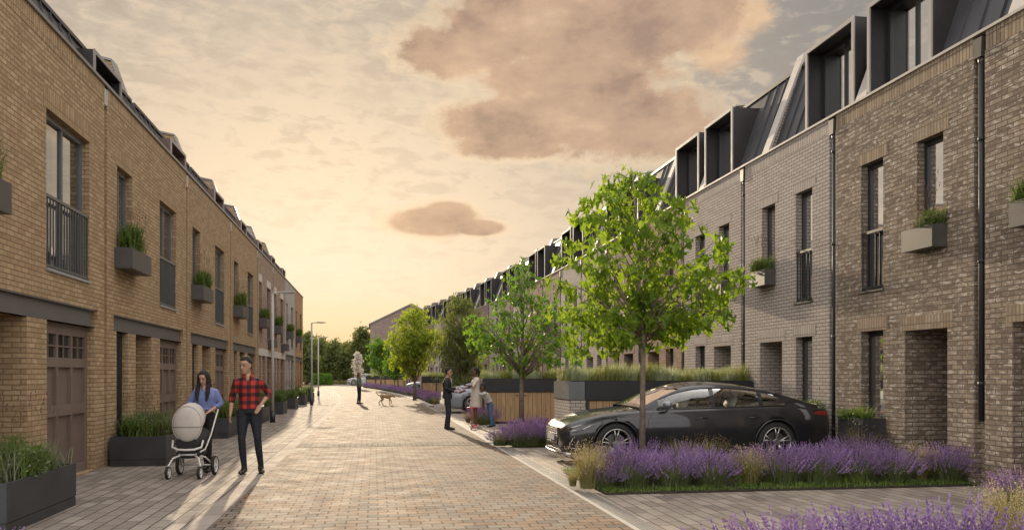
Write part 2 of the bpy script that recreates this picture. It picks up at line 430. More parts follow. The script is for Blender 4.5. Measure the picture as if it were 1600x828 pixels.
def leafmat(name, c1, c2, trans=0.5, rough=0.5, c3=None, scale=1.2):
    m, q, p, out = newmat(name)
    tcn = q.n('ShaderNodeTexCoord'); gi = q.n('ShaderNodeNewGeometry')
    nz = q.noise(tcn.outputs['Object'], scale, 3, 0.6)
    f = q.m('ADD', q.m('MULTIPLY', gi.outputs['Random Per Island'], 0.6), q.m('MULTIPLY', q.mapr(nz, 0.35, 0.65), 0.4), clamp=True)
    stops = [(0, lin(c1)), (1, lin(c2))] if c3 is None else [(0, lin(c1)), (0.6, lin(c2)), (1, lin(c3))]
    col = q.ramp(f, stops)
    q.l(col, p.inputs['Base Color']); p.inputs['Roughness'].default_value = rough; p.inputs['Specular IOR Level'].default_value = 0.3
    tl = q.n('ShaderNodeBsdfTranslucent'); q.l(col, tl.inputs[0])
    br_ = q.n('ShaderNodeVectorMath', operation='MULTIPLY'); q.l(col, br_.inputs[0]); br_.inputs[1].default_value = (1.7, 1.6, 1.0)
    q.l(br_.outputs[0], tl.inputs[0])
    mx = q.n('ShaderNodeMixShader'); mx.inputs[0].default_value = trans
    q.l(p.outputs[0], mx.inputs[1]); q.l(tl.outputs[0], mx.inputs[2]); q.l(mx.outputs[0], out.inputs[0])
    return m
M['maple'] = leafmat('maple_leaf', (0.06, 0.125, 0.012), (0.22, 0.31, 0.028), 0.55)
M['maple_deep'] = leafmat('maple_leaf_deep', (0.06, 0.13, 0.018), (0.14, 0.26, 0.03), 0.5)
M['maple_gold'] = leafmat('maple_leaf_gold', (0.14, 0.19, 0.02), (0.27, 0.34, 0.035), 0.55)
M['willow'] = leafmat('willow_leaf', (0.085, 0.115, 0.032), (0.17, 0.20, 0.06), 0.45)
M['forest'] = leafmat('far_foliage', (0.06, 0.085, 0.022), (0.15, 0.17, 0.045), 0.35, scale=0.3)
M['blossom'] = leafmat('blossom', (0.5, 0.47, 0.47), (0.66, 0.63, 0.62), 0.2)
M['grass'] = leafmat('grass_blade', (0.07, 0.13, 0.02), (0.17, 0.24, 0.05), 0.4)
M['herb'] = leafmat('herb_leaf', (0.06, 0.105, 0.024), (0.14, 0.20, 0.05), 0.35)
M['herb_pale'] = leafmat('herb_leaf_pale', (0.12, 0.15, 0.09), (0.24, 0.26, 0.17), 0.35)
M['straw'] = leafmat('straw_blade', (0.13, 0.14, 0.05), (0.27, 0.24, 0.11), 0.35, c3=(0.34, 0.29, 0.16))
M['straw_head'] = leafmat('grass_seed_head', (0.27, 0.20, 0.13), (0.40, 0.32, 0.22), 0.25)
M['blue_grass'] = leafmat('blue_grass', (0.20, 0.24, 0.15), (0.38, 0.41, 0.28), 0.35, scale=2.0)
M['lav_stem'] = leafmat('lavender_stem', (0.085, 0.12, 0.05), (0.17, 0.19, 0.09), 0.3)
M['lav_flower'] = leafmat('lavender_flower', (0.20, 0.12, 0.28), (0.35, 0.235, 0.44), 0.3, 0.8, c3=(0.48, 0.36, 0.52))
M['lav_deep'] = leafmat('lavender_flower_deep', (0.17, 0.075, 0.28), (0.28, 0.15, 0.42), 0.3, 0.8, c3=(0.34, 0.2, 0.42))
M['seed_dark'] = leafmat('dark_seed_head', (0.12, 0.07, 0.05), (0.24, 0.16, 0.11), 0.3)
M['bark'] = pmat('bark', (0.20, 0.155, 0.12), 0.9, 0.0, 14, 0.35, 0.006)
M['bark_dark'] = pmat('bark_dark', (0.09, 0.07, 0.05), 0.9, 0.0, 14, 0.3, 0.005)

# ------------------------------------------------------------------ ground
def roff(y):
    if y < 35: return 0.0
    if y < 110: return -0.0011*(y-35)**2
    return -0.0011*75**2 - 0.165*(y-110)
def xright(y): return 8.3 - (0.0014*(y-33)**2 if y > 33 else 0.0)

def groundmat(name, bw, bh, c1, c2, mortar, dark, offset=0.5, ms=0.006, hue=None, rough=0.55, bump=0.003, swap=False, hue_amt=0.8, spec=0.5):
    m, q, p, out = newmat(name)
    uvn = q.n('ShaderNodeUVMap'); uvn.uv_map = 'UVMap'
    mp = q.n('ShaderNodeMapping'); q.l(uvn.outputs[0], mp.inputs[0]); mp.inputs['Location'].default_value = (40, 40, 0)
    vec = mp.outputs[0]
    if swap:
        s_ = q.n('ShaderNodeSeparateXYZ'); q.l(vec, s_.inputs[0]); c_ = q.n('ShaderNodeCombineXYZ'); q.l(s_.outputs[1], c_.inputs[0]); q.l(s_.outputs[0], c_.inputs[1]); vec = c_.outputs[0]
    br = q.n('ShaderNodeTexBrick'); br.offset = offset; q.l(vec, br.inputs['Vector'])
    br.inputs['Scale'].default_value = 1.0; br.inputs['Brick Width'].default_value = bw; br.inputs['Row Height'].default_value = bh
    br.inputs['Mortar Size'].default_value = ms; br.inputs['Mortar Smooth'].default_value = 0.3
    br.inputs['Color1'].default_value = (0, 0, 0, 1); br.inputs['Color2'].default_value = (1, 1, 1, 1)
    sp = q.n('ShaderNodeSeparateColor'); q.l(br.outputs['Color'], sp.inputs[0]); rnd = sp.outputs[0]
    nz = q.noise(vec, 14.0, 5, 0.65)
    f = q.m('ADD', q.m('MULTIPLY', rnd, 0.8), q.m('MULTIPLY', q.mapr(nz, 0.3, 0.7), 0.2), clamp=True)
    mid = tuple((a+b)/2 for a, b in zip(lin(c1), lin(c2)))
    col = q.ramp(f, [(0.0, lin(dark)), (0.22, lin(c1)), (0.6, mid), (1.0, lin(c2))])
    if hue:
        wn = q.n('ShaderNodeTexWhiteNoise'); wn.noise_dimensions = '1D'; q.l(q.m('MULTIPLY', rnd, 91.7), wn.inputs['W'])
        patch = q.mapr(q.noise(vec, 0.45, 3, 0.6), 0.40, 0.6, 0.35, 1.0)
        col = q.mix(q.m('MULTIPLY', q.m('MULTIPLY', q.mapr(wn.outputs[0], 0.45, 0.6), patch), hue_amt), col, lin(hue))
    big = q.noise(vec, 0.35, 4, 0.6)
    col = q.mix(q.mapr(big, 0.38, 0.68, 0.0, 0.30), col, tuple(x*0.55 for x in mid[:3])+(1,))
    # tyre polish and scattered dirt
    dirt = q.noise(vec, 2.2, 5, 0.7)
    col = q.mix(q.mapr(dirt, 0.58, 0.75, 0.0, 0.35), col, tuple(x*0.45 for x in mid[:3])+(1,))
    q.l(q.mix(br.outputs['Fac'], col, lin(mortar)), p.inputs['Base Color'])
    q.l(q.mapr(dirt, 0.3, 0.7, rough-0.07, rough+0.12), p.inputs['Roughness']); p.inputs['Specular IOR Level'].default_value = spec
    h = q.m('ADD', q.m('SUBTRACT', 1.0, br.outputs['Fac']), q.m('MULTIPLY', q.noise(vec, 70, 3, 0.7), 0.35))
    h = q.m('ADD', h, q.m('MULTIPLY', rnd, 0.6))
    b = q.n('ShaderNodeBump'); b.inputs['Strength'].default_value = 1.0; b.inputs['Distance'].default_value = bump
    q.l(h, b.inputs['Height']); q.l(b.outputs[0], p.inputs['Normal'])
    return m
M['road'] = groundmat('road_setts', 0.22, 0.165, (0.15, 0.122, 0.10), (0.24, 0.20, 0.16), (0.04, 0.032, 0.026), (0.085, 0.077, 0.073), hue=(0.245, 0.14, 0.075), hue_amt=0.6, ms=0.009, rough=0.84, bump=0.003, spec=0.08)
M['footway'] = groundmat('footway_setts', 0.42, 0.17, (0.225, 0.19, 0.16), (0.34, 0.295, 0.25), (0.06, 0.05, 0.042), (0.17, 0.14, 0.12), swap=True, rough=0.88, spec=0.12, ms=0.008, bump=0.004)
M['drive'] = groundmat('drive_setts', 0.40, 0.16, (0.23, 0.19, 0.155), (0.38, 0.32, 0.265), (0.07, 0.06, 0.05), (0.11, 0.088, 0.078), swap=True, rough=0.75, spec=0.3, ms=0.007, bump=0.0035)
M['band'] = groundmat('band_setts', 0.32, 0.12, (0.12, 0.10, 0.085), (0.19, 0.16, 0.135), (0.03, 0.025, 0.02), (0.08, 0.07, 0.06), offset=0.0, swap=True, rough=0.88, spec=0.12, ms=0.012, bump=0.004)
M['edge'] = groundmat('edge_setts', 0.62, 0.3, (0.27, 0.23, 0.195), (0.33, 0.285, 0.245), (0.09, 0.075, 0.06), (0.24, 0.2, 0.17), swap=True, rough=0.88, spec=0.12)
M['kerb'] = pmat('kerb_stone', (0.34, 0.31, 0.27), 0.85, 0.0, 5, 0.12, 0.002)
M['turf'] = pmat('turf', (0.075, 0.105, 0.03), 0.95, 0.0, 1.5, 0.4, 0.03)
M['earth'] = pmat('meadow', (0.10, 0.12, 0.04), 0.95, 0.0, 0.08, 0.35, 0.0)

# slotted channel: rows of small dark slots between pale bars
m, q, p, out = newmat('slotted_channel')
uvn = q.n('ShaderNodeUVMap'); uvn.uv_map = 'UVMap'
br = q.n('ShaderNodeTexBrick'); br.offset = 0.5
mp = q.n('ShaderNodeMapping'); q.l(uvn.outputs[0], mp.inputs[0]); mp.inputs['Location'].default_value = (40, 40, 0); q.l(mp.outputs[0], br.inputs['Vector'])
br.inputs['Scale'].default_value = 1.0; br.inputs['Brick Width'].default_value = 0.055; br.inputs['Row Height'].default_value = 0.036; br.inputs['Mortar Size'].default_value = 0.0085
q.l(q.mix(br.outputs['Fac'], (0.045, 0.04, 0.035, 1), (0.34, 0.32, 0.29, 1)), p.inputs['Base Color']); p.inputs['Roughness'].default_value = 0.5; p.inputs['Metallic'].default_value = 0.2
b = q.n('ShaderNodeBump'); b.inputs['Distance'].default_value = 0.006; q.l(br.outputs['Fac'], b.inputs['Height']); q.l(b.outputs[0], p.inputs['Normal'])
M['channel'] = m

g = MB()
ys_ = [-60, -10, 60, 160, 400, 1600]
for a, b2 in zip(ys_, ys_[1:]): g.face([(-1500, a, -0.02), (1500, a, -0.02), (1500, b2, -0.02), (-1500, b2, -0.02)])
tag(g.build('ground', M['earth']), kind='structure')

def strip(name, xa, xb, y0, y1, z, mat, h=0.0, fa=roff, fb=roff, step=3.0):
    """a sheet (or a low solid when h > 0) that follows the bend of the street"""
    mb = MB(); n = max(1, int((y1-y0)/step)); ys = [y0+(y1-y0)*i/n for i in range(n+1)]
    for a, b3 in zip(ys, ys[1:]):
        A0, A1 = xa+fa(a), xb+fb(a); B0, B1 = xa+fa(b3), xb+fb(b3)
        uvq = [(xa, a), (xb, a), (xb, b3), (xa, b3)]
        mb.face([(A0, a, z+h), (A1, a, z+h), (B1, b3, z+h), (B0, b3, z+h)], 0, uvq)
        if h:
            mb.face([(A0, a, z), (A0, a, z+h), (B0, b3, z+h), (B0, b3, z)])
            mb.face([(A1, a, z), (B1, b3, z), (B1, b3, z+h), (A1, a, z+h)])
    o = mb.build(name, mat); return tag(o, kind='structure')
XE = 2.56     # right edge of the carriageway
XL = -1.66    # left edge of the carriageway
strip('road', XL, XE, -8, 150, 0.0, M['road'])
strip('footway', -5.72, XL-0.24, -8, 150, 0.0, M['footway'])
strip('road_edge_band', XL-0.24, XL, -8, 150, 0.002, M['edge'])
strip('kerb_line', XE, XE+0.06, -8, 150, 0.0, M['kerb'], h=0.006)
strip('drainage_channel', XE+0.06, XE+0.25, -8, 40, 0.002, M['channel'])
strip('pale_kerb', XE+0.06, XE+0.30, 40.0, 150, 0.0, M['kerb'], h=0.05)
strip('driveway', XE+0.25, 9.28, -8, 150, -0.001, M['drive'], fb=lambda y: xright(y)-8.3)
bb = MB(); bb.face([(XL, 18.2, 0.004), (XE, 18.2, 0.004), (XE, 19.1, 0.004), (XL, 19.1, 0.004)])
tag(bb.build('road_band', M['band']), kind='structure')
for k, (ya, yb) in enumerate(((17.2, 17.75),)):
    mb = MB().face([(-4.47, ya, 0.004), (XL-0.24, ya, 0.004), (XL-0.24, yb, 0.004), (-4.47, yb, 0.004)])
    tag(mb.build('footway_band', M['edge']), kind='structure')

# ------------------------------------------------------------------ houses
def facade(mb, s, y0, y1, z0, z1, ops, x=0.0, mat=0):
    """front skin with real openings and their reveals; ops = (ya, yb, za, zb, depth)"""
    ys = sorted({y0, y1, *[o[0] for o in ops], *[o[1] for o in ops]}); zs = sorted({z0, z1, *[o[2] for o in ops], *[o[3] for o in ops]})
    ys = [y for y in ys if y0 <= y <= y1]; zs = [z for z in zs if z0 <= z <= z1]
    for a, b_ in zip(ys, ys[1:]):
        for c, d in zip(zs, zs[1:]):
            my, mz = (a+b_)/2, (c+d)/2
            if any(o[0] < my < o[1] and o[2] < mz < o[3] for o in ops): continue
            mb.face([(s*x, a, c), (s*x, b_, c), (s*x, b_, d), (s*x, a, d)], mat)
    for (a, b_, c, d, dep) in ops:
        xi = s*(x+dep); xo = s*x
        mb.face([(xo, a, c), (xi, a, c), (xi, a, d), (xo, a, d)], mat)
        mb.face([(xo, b_, c), (xo, b_, d), (xi, b_, d), (xi, b_, c)], mat)
        mb.face([(xo, a, d), (xi, a, d), (xi, b_, d), (xo, b_, d)], mat)
        if c > z0+0.01: mb.face([(xo, a, c), (xo, b_, c), (xi, b_, c), (xi, a, c)], mat)

def window(par, s, ya, yb, za, zb, rec, fm, pane_m, mull=(), fw=0.06, curtain=None, headm=None, transom=(), name='window'):
    x0, x1 = s*rec, s*(rec+0.07)
    mb = MB()
    mb.box(x0, x1, ya+0.002, ya+fw, za+0.002, zb-0.002); mb.box(x0, x1, yb-fw, yb-0.002, za+0.002, zb-0.002)
    mb.box(x0, x1, ya+fw, yb-fw, zb-fw, zb-0.002, 1 if headm else 0); mb.box(x0, x1, ya+fw, yb-fw, za+0.002, za+fw)
    for my in mull: mb.box(x0+s*0.004, x1, my-0.03, my+0.03, za+fw, zb-fw)
    for tz in transom: mb.box(x0+s*0.006, x1, ya+fw, yb-fw, tz-0.025, tz+0.025)
    fr = mb.build(name, [fm, headm or fm], par)
    mp = MB().face([(s*(rec+0.035), ya+fw*0.5, za+fw*0.5), (s*(rec+0.035), yb-fw*0.5, za+fw*0.5), (s*(rec+0.035), yb-fw*0.5, zb-fw*0.5), (s*(rec+0.035), ya+fw*0.5, zb-fw*0.5)])
    mp.build('pane', pane_m, fr)
    if curtain:
        mc = MB(); xa = rec+0.16
        for (ca, cb) in curtain:
            n = max(6, int(abs(cb-ca)/0.035)); rows = []
            for zz in (za+0.05, zb-0.03):
                rows.append([(s*(xa+0.018*math.sin(i*1.9)), ca+(cb-ca)*i/n, zz) for i in range(n+1)])
            mc.grid(rows)
        mc.build('curtain', M['curtain'], fr)
    return fr

def railing(par, s, ya, yb, za, zb, m, step=0.11):
    mb = MB(); x0, x1 = s*0.015, s*0.045
    mb.box(x0-s*0.004, x1+s*0.004, ya+0.004, yb-0.004, zb-0.045, zb); mb.box(x0, x1, ya+0.004, yb-0.004, za+0.03, za+0.06)
    n = max(3, int((yb-ya)/step)); 
    for i in range(n+1):
        y = ya+0.012+(yb-ya-0.024)*i/n
        mb.box(x0+s*0.006, x1-s*0.006, y-0.0075, y+0.0075, za+0.06, zb-0.045)
    return mb.build('railing', m, par)

def lintel(par, s, ya, yb, z, mat, h=0.225):
    return MB().box(-s*0.004, s*0.05, ya-0.11, yb+0.11, z+0.001, z+h, 0, swap=(mat is not M['stone'])).build('lintel', mat, par)

def plank_door(par, s, ya, yb, za, zb, x, m, name='front_door'):
    mb = MB().box(s*x, s*(x+0.05), ya, yb, za, zb)
    for z0_, z1_ in ((za+0.15, za+0.85), (za+1.0, zb-0.2)):
        mb.box(s*(x-0.012), s*x, ya+0.13, yb-0.13, z0_, z1_)
    d = mb.build(name, m, par)
    MB().tube([(s*(x-0.05), ya+0.12, za+0.85), (s*(x-0.05), ya+0.12, za+1.15)], 0.012, 6).box(s*(x-0.05), s*x, ya+0.11, ya+0.13, za+0.88, za+0.9).build('handle', M['coping'], d)
    return d

def downpipe(par, s, y, z0, z1, m, r=0.038, x=0.0, hopper=True):
    cx = s*(x-0.005)
    mb = MB().tube([(cx, y, z0), (cx, y, z1-0.34)], r, 10)
    for zz in np.arange(z0+0.5, z1-0.5, 1.7): mb.tube([(cx, y, zz), (cx, y, zz+0.05)], r*1.25, 10); mb.box(cx-0.004, s*(x+0.05)+0.0, y-0.02, y+0.02, zz, zz+0.03)
    pp = mb.build('drainpipe', m, par)
    if hopper:
        h = MB().prism([(y-0.07, z1-0.34), (y+0.07, z1-0.34), (y+0.085, z1-0.08), (y+0.085, z1-0.07), (y-0.085, z1-0.07), (y-0.085, z1-0.08)], 'x', cx-0.07, cx+0.07)
        h.tube([(cx, y, z1-0.34), (cx, y, z1-0.42)], [r*1.3, r], 10)
        h.build('hopper', M['box_zinc'] if m is M['pipe'] else M['coping'], pp)
    return pp

def seam_roof(par, s, ya, yb, x0, z0, x1, z1, xb, m, step=0.42, gap=None):
    """steep seamed metal slope, then a shallow top running back"""
    mb = MB()
    if gap is None: mb.face([(s*x0, ya, z0), (s*x0, yb, z0), (s*x1, yb, z1), (s*x1, ya, z1)])
    else:
        for a_, b_ in ((ya, gap[0]+0.03), (gap[1]-0.03, yb)): mb.face([(s*x0, a_, z0), (s*x0, b_, z0), (s*x1, b_, z1), (s*x1, a_, z1)])
        fz = (gap[2]-0.03-z0)/(z1-z0)
        if fz < 1: mb.face([(s*(x0+(x1-x0)*fz), gap[0], gap[2]-0.03), (s*(x0+(x1-x0)*fz), gap[1], gap[2]-0.03), (s*x1, gap[1], z1), (s*x1, gap[0], z1)])
    mb.face([(s*x1, ya, z1), (s*x1, yb, z1), (s*xb, yb, z1+0.25), (s*xb, ya, z1+0.25)])
    L = math.hypot(x1-x0, z1-z0); nx, nz = -(z1-z0)/L, (x1-x0)/L
    n = int((yb-ya)/step)
    for i in range(n+1):
        y = ya+(yb-ya)*i/max(1, n)
        if gap and gap[0]-0.02 < y < gap[1]+0.02: continue
        a = [(x0, z0), (x1, z1)]
        q0 = (s*(x0+nx*0.035), z0+nz*0.035); q1 = (s*(x1+nx*0.035), z1+nz*0.035)
        mb.face([(s*x0, y-0.012, z0), (s*x1, y-0.012, z1), (q1[0], y-0.008, q1[1]), (q0[0], y-0.008, q0[1])])
        mb.face([(s*x0, y+0.012, z0), (s*x1, y+0.012, z1), (q1[0], y+0.008, q1[1]), (q0[0], y+0.008, q0[1])])
        mb.face([(q0[0], y-0.008, q0[1]), (q1[0], y-0.008, q1[1]), (q1[0], y+0.008, q1[1]), (q0[0], y+0.008, q0[1])])
    # rolled edge along the top
    mb.box(s*(x1-0.05), s*(x1+0.03), ya, yb, z1-0.02, z1+0.05)
    return mb.build('roof', m, par)

def party_wall(par, s, y, prof, bm_, th=0.24, cap=None):
    """brick upstand between two roofs with a metal capping on its sloping edge"""
    pts = [(s*a, b) for a, b in prof]
    up = MB().prism(pts, 'y', y-th/2, y+th/2).build('party_wall', bm_, par)
    mb = MB()
    for (a, b_) in zip(prof[:-1], prof[1:]):
        if a[0] > b_[0]: continue
        L = math.hypot(b_[0]-a[0], b_[1]-a[1])
        if L < 0.05: continue
        nx, nz = -(b_[1]-a[1])/L*0.05, (b_[0]-a[0])/L*0.05
        if nz < 0 and abs(nz) > 0.04: continue
        e = 0.045
        q_ = [(s*a[0], a[1]), (s*b_[0], b_[1]), (s*(b_[0]+nx), b_[1]+nz), (s*(a[0]+nx), a[1]+nz)]
        mb.prism(q_, 'y', y-th/2-e, y+th/2+e)
    mb.build('capping', cap or M['coping'], up)
    return up

def dormer(par, s, ya, yb, xf, xb, z0, z1, shellm, trimm, thick=0.055, rec=0.36, curtain=True):
    mb = MB(); T = thick
    # cheeks, top (thick real boards) behind the trim
    mb.box(s*(xf+0.03), s*xb, ya, ya+T, z0, z1-T); mb.box(s*(xf+0.03), s*xb, yb-T, yb, z0, z1-T)
    mb.box(s*(xf+0.03), s*xb, ya, yb, z1-T, z1)
    mb.box(s*(xf+0.03), s*(xf+rec), ya+T, yb-T, z0, z0+T)
    d = mb.build('dormer', shellm, par)
    tr = MB(); W_ = 0.07
    tr.box(s*xf, s*(xf+0.03), ya-0.008, ya+W_, z0, z1-W_); tr.box(s*xf, s*(xf+0.03), yb-W_, yb+0.008, z0, z1-W_)
    tr.box(s*xf, s*(xf+0.03), ya-0.008, yb+0.008, z1-W_, z1+0.008)
    tr.build('dormer_trim', trimm, d)
    window(d, s, ya+T, yb-T, z0+T, z1-T, xf+rec, M['frame_dark'], M['glass_car'], mull=((ya+yb)/2,), fw=0.09,
           curtain=[(ya+0.9*(yb-ya), ya+0.62*(yb-ya)), (ya+0.12*(yb-ya), ya+0.3*(yb-ya))] if curtain else None, name='dormer_window')
    return d

def shell(mb, s, W, H, depth=8.0, z0=0.0, mat=0):
    D = s*depth; x = s*0.0
    mb.face([(0, 0, z0), (D, 0, z0), (D, 0, H), (0, 0, H)], mat)
    mb.face([(0, W, z0), (0, W, H), (D, W, H), (D, W, z0)], mat)
    mb.face([(D, 0, z0), (D, W, z0), (D, W, H), (D, 0, H)], mat)

def right_house(i, org, rz, brick, Wd=3.76, detail=True):
    s = 1; H = 6.29; mir = (i % 2 == 0)
    root = empty('terrace_house', org, rz)
    BM, SM = M[brick], M[brick+'_sol']
    def yy(a, b): return (a, b) if not mir else (Wd-b+0.06, Wd-a+0.06)
    pw = yy(0.87, 1.48); jw = yy(2.34, 2.98); dr = yy(0.78, 1.78)
    gw = jw
    if i == 0: dr = (2.35, 3.28)
    ops = [(pw[0], pw[1], 3.70, 5.15, 0.14), (jw[0], jw[1], 2.98, 5.15, 0.14), (gw[0], gw[1], 0.28, 2.29, 0.16), (dr[0], dr[1], 0.02, 2.24, 1.0),
           (0.02, 0.23, 0.0, 6.22, 0.11)]
    mb = MB(); facade(mb, s, 0, Wd, 0, H-0.28, ops[:4]+[(0.02, 0.23, 0.0, H-0.28, 0.11)])
    mb.face([(0.11, 0.02, 0), (0.11, 0.23, 0), (0.11, 0.23, H), (0.11, 0.02, H)])     # back of the pipe slot
    shell(mb, s, Wd, H)
    mb.face([(1.0, dr[0], 0.02), (1.0, dr[1], 0.02), (1.0, dr[1], 2.24), (1.0, dr[0], 2.24)])
    mb.box(0.0, 0.35, 0.23, Wd, H-0.28, H-0.02, skip='-x')
    mb.build('wall', BM, root)
    MB().box(-0.003, 0.3, 0.24, Wd, H-0.28, H-0.02, 0, swap=True).build('parapet_course', SM, root)
    MB().box(-0.035, 0.42, 0.0, Wd, H-0.02, H+0.02).build('coping', M['coping'], root)
    # floors inside, so no light leaks between storeys
    MB().box(1.02, 7.9, 0.02, Wd-0.02, 2.62, 2.78).box(0.3, 7.9, 0.02, Wd-0.02, 5.6, 5.7).build('floor_slab', M['room'], root)
    for (a, b_, z) in ((pw[0], pw[1], 5.15), (jw[0], jw[1], 5.15), (gw[0], gw[1], 2.29), (dr[0], dr[1], 2.24)):
        lintel(root, s, a, b_, z, SM)
    rng = random.Random(100+i)
    def cur(a, b_):
        k = rng.random()
        return [(a+0.07, a+0.07+(b_-a)*0.28)] if k < 0.4 else [(b_-0.07-(b_-a)*0.3, b_-0.07)] if k < 0.8 else None
    window(root, s, pw[0], pw[1], 3.70, 5.15, 0.13, M['frame_dark'], M['glass'], fw=0.075, curtain=cur(*pw))
    jwn = window(root, s, jw[0], jw[1], 2.98, 5.15, 0.13, M['frame_dark'], M['glass'], fw=0.075, curtain=cur(*jw))
    MB().box(-0.03, 0.13, jw[0]-0.03, jw[1]+0.03, 2.945, 2.979).build('sill', M['box_zinc'], jwn)
    railing(root, s, jw[0], jw[1], 2.98, 3.99, M['rail'])
    window(root, s, gw[0], gw[1], 0.28, 2.29, 0.15, M['frame_dark'], M['glass'], fw=0.085, curtain=[(gw[0]+0.1, gw[1]-0.1)] if i < 3 else None)
    plank_door(root, s, dr[0]+0.04, dr[1]-0.04, 0.05, 2.2, 0.92, M['door_dark'])
    downpipe(root, s, 0.13, 0.02 if i != 1 else 0.9, H, M['pipe'], x=0.045, r=0.04)
    party_wall(root, s, 0.0, [(0.40, 6.2), (0.46, 6.42), (1.40, 8.85), (2.3, 8.95), (7.9, 8.95), (7.9, 6.2)], BM)
    dy = (1.83, 3.58) if not mir else (0.26, 2.01)
    seam_roof(root, s, 0.12, Wd-0.12, 0.50, 6.15, 1.35, 8.55, 7.9, M['zinc'], gap=(dy[0], dy[1], 8.22))
    dormer(root, s, dy[0], dy[1], 0.50, 1.45, 6.2, 8.22, M['dormer_dark'], M['trim_pale'])
    return root

def left_house(i, org, rz, brick, Wd, stone=False):
    s = -1; H = 6.42; k = Wd/6.16
    root = empty('mews_house', org, rz)
    BM, SM = M[brick], M[brick+'_sol']
    sw = (0.70*k, 1.62*k); jw = (3.65*k, (5.42 if i == 0 else 5.12)*k); ent = (1.86*k, 3.0*k); gar = (3.67*k, 5.66*k); side = (0.66*k, 1.36*k)
    bz0, bz1 = 2.31, 2.60
    bm0, bm1 = 0.5*k, 5.82*k
    # upper wall
    ops = [(sw[0], sw[1], 3.72, 5.24, 0.13), (jw[0], jw[1], 3.03, 5.24, 0.13)]
    mb = MB(); facade(mb, s, 0.14, Wd, bz1, H-0.30, ops)
    # the wall around the steel beam, and the piers beneath it
    facade(mb, s, 0.14, Wd, 0, bz1, [(bm0, bm1, bz0, bz1, 0.10), (side[0], side[1], 0.02, bz0, 0.16), (ent[0], ent[1], 0.02, bz0, 1.25), (gar[0], gar[1], 0.02, bz0, 0.20)])
    mb.face([(-0.10, bm0, bz0), (-0.10, bm1, bz0), (-0.10, bm1, bz1), (-0.10, bm0, bz1)])
    # recess strip for the pipe
    mb.face([(0, 0.14, 0), (-0.09, 0.14, 0), (-0.09, 0.14, H), (0, 0.14, H)]); mb.face([(-0.09, 0, 0), (-0.09, 0.14, 0), (-0.09, 0.14, H), (-0.09, 0, H)])
    mb.box(-0.30, 0.0, 0.14, Wd, H-0.30, H-0.02, skip='+x')
    shell(mb, s, Wd, H)
    mb.face([(-1.25, ent[0], 0), (-1.25, ent[1], 0), (-1.25, ent[1], 2.4), (-1.25, ent[0], 2.4)])
    mb.build('wall', BM, root)
    MB().box(0.003, -0.28, 0.145, Wd, H-0.30, H-0.02, 0, swap=True).build('parapet_course', SM if not stone else BM, root)
    MB().box(0.04, -0.45, 0.0, Wd, H-0.02, H+0.03).build('coping', M['coping_grey'], root)
    MB().box(-1.27, -7.9, 0.02, Wd-0.02, 2.55, 2.7).box(-0.3, -7.9, 0.02, Wd-0.02, 5.7, 5.8).box(-0.4, -7.9, 3.3*k, 3.4*k, 0, 5.7).build('floor_slab', M['room'], root)
    if stone:
        MB().box(0.012, -0.098, bm0+0.003, bm1-0.003, bz0+0.003, bz1-0.003).build('stone_beam', M['stone'], root)
    else:
        pr = [(0.0, bz0+0.004), (0.0, bz0+0.022), (-0.055, bz0+0.022), (-0.055, bz1-0.022), (0.0, bz1-0.022), (0.0, bz1-0.004), (-0.096, bz1-0.004), (-0.096, bz0+0.004)]
        MB().prism(pr, 'y', bm0+0.004, bm1-0.13).build('steel_beam', M['steel_beam'], root)
    for (a, b_, z) in ((sw[0], sw[1], 5.24), (jw[0], jw[1], 5.24)): lintel(root, s, a, b_, z, M['stone'] if stone else SM, h=0.3)
    rng = random.Random(40+i)
    w1 = window(root, s, sw[0], sw[1], 3.72, 5.24, 0.11, M['frame_grey'], M['glass'], mull=((sw[0]+sw[1])/2,), headm=M['frame_lite'], curtain=[(sw[0]+0.1, sw[0]+0.25)] if rng.random() < 0.5 else None)
    mid = jw[0]+(jw[1]-jw[0])*0.52
    w2 = window(root, s, jw[0], jw[1], 3.03, 5.24, 0.11, M['frame_grey'], M['glass'], mull=(mid,), headm=M['frame_lite'],
           curtain=[(jw[0]+0.07, jw[0]+0.62*(mid-jw[0])), (mid+0.04, mid+0.38*(jw[1]-mid))])
    MB().box(0.03, -0.11, jw[0]-0.02, jw[1]+0.02, 2.99, 3.029).build('sill', M['frame_lite'], w2)
    railing(root, s, jw[0], jw[1], 3.03, 4.07, M['rail_grey'], 0.105)
    window(root, s, side[0], side[1], 0.25, bz0, 0.10, M['frame_dark'], M['glass'], mull=((side[0]+side[1])/2,), fw=0.07, name='side_window')
    plank_door(root, s, ent[0]+0.05, ent[1]-0.05, 0.04, 2.25, 1.15, M['door_dark'])
    # garage door: stiles, rails, six sunk panels, three glazed lights
    gd = MB(); ga, gb = gar; x0 = 0.11
    gd.box(-(x0+0.05), -(x0+0.09), ga+0.01, gb-0.01, 0.02, bz0)
    w_ = gb-ga; st = 0.10*k
    def bar(a, b_, c, d, pr_=0.0): gd.box(-(x0-pr_), -(x0+0.05), a, b_, c, d)
    xs = [ga+0.01, ga+0.01+st]
    cols = [ga+0.01+st+(w_-2*st-0.02)*t_ for t_ in (0, 1/3, 2/3, 1)]
    bar(ga+0.01, cols[0], 0.02, bz0-0.004); bar(cols[3], gb-0.01, 0.02, bz0-0.004)
    for z0_, z1_ in ((0.02, 0.16), (0.94, 1.10), (1.66, 1.80), (2.14, bz0-0.004)): bar(cols[0], cols[3], z0_, z1_)
    for c in cols[1:3]: 
        for z0_, z1_ in ((0.16, 0.94), (1.10, 1.66), (1.80, 2.14)): bar(c-0.035, c+0.035, z0_, z1_)
    G_ = gd.build('garage_door', M['garage'], root)
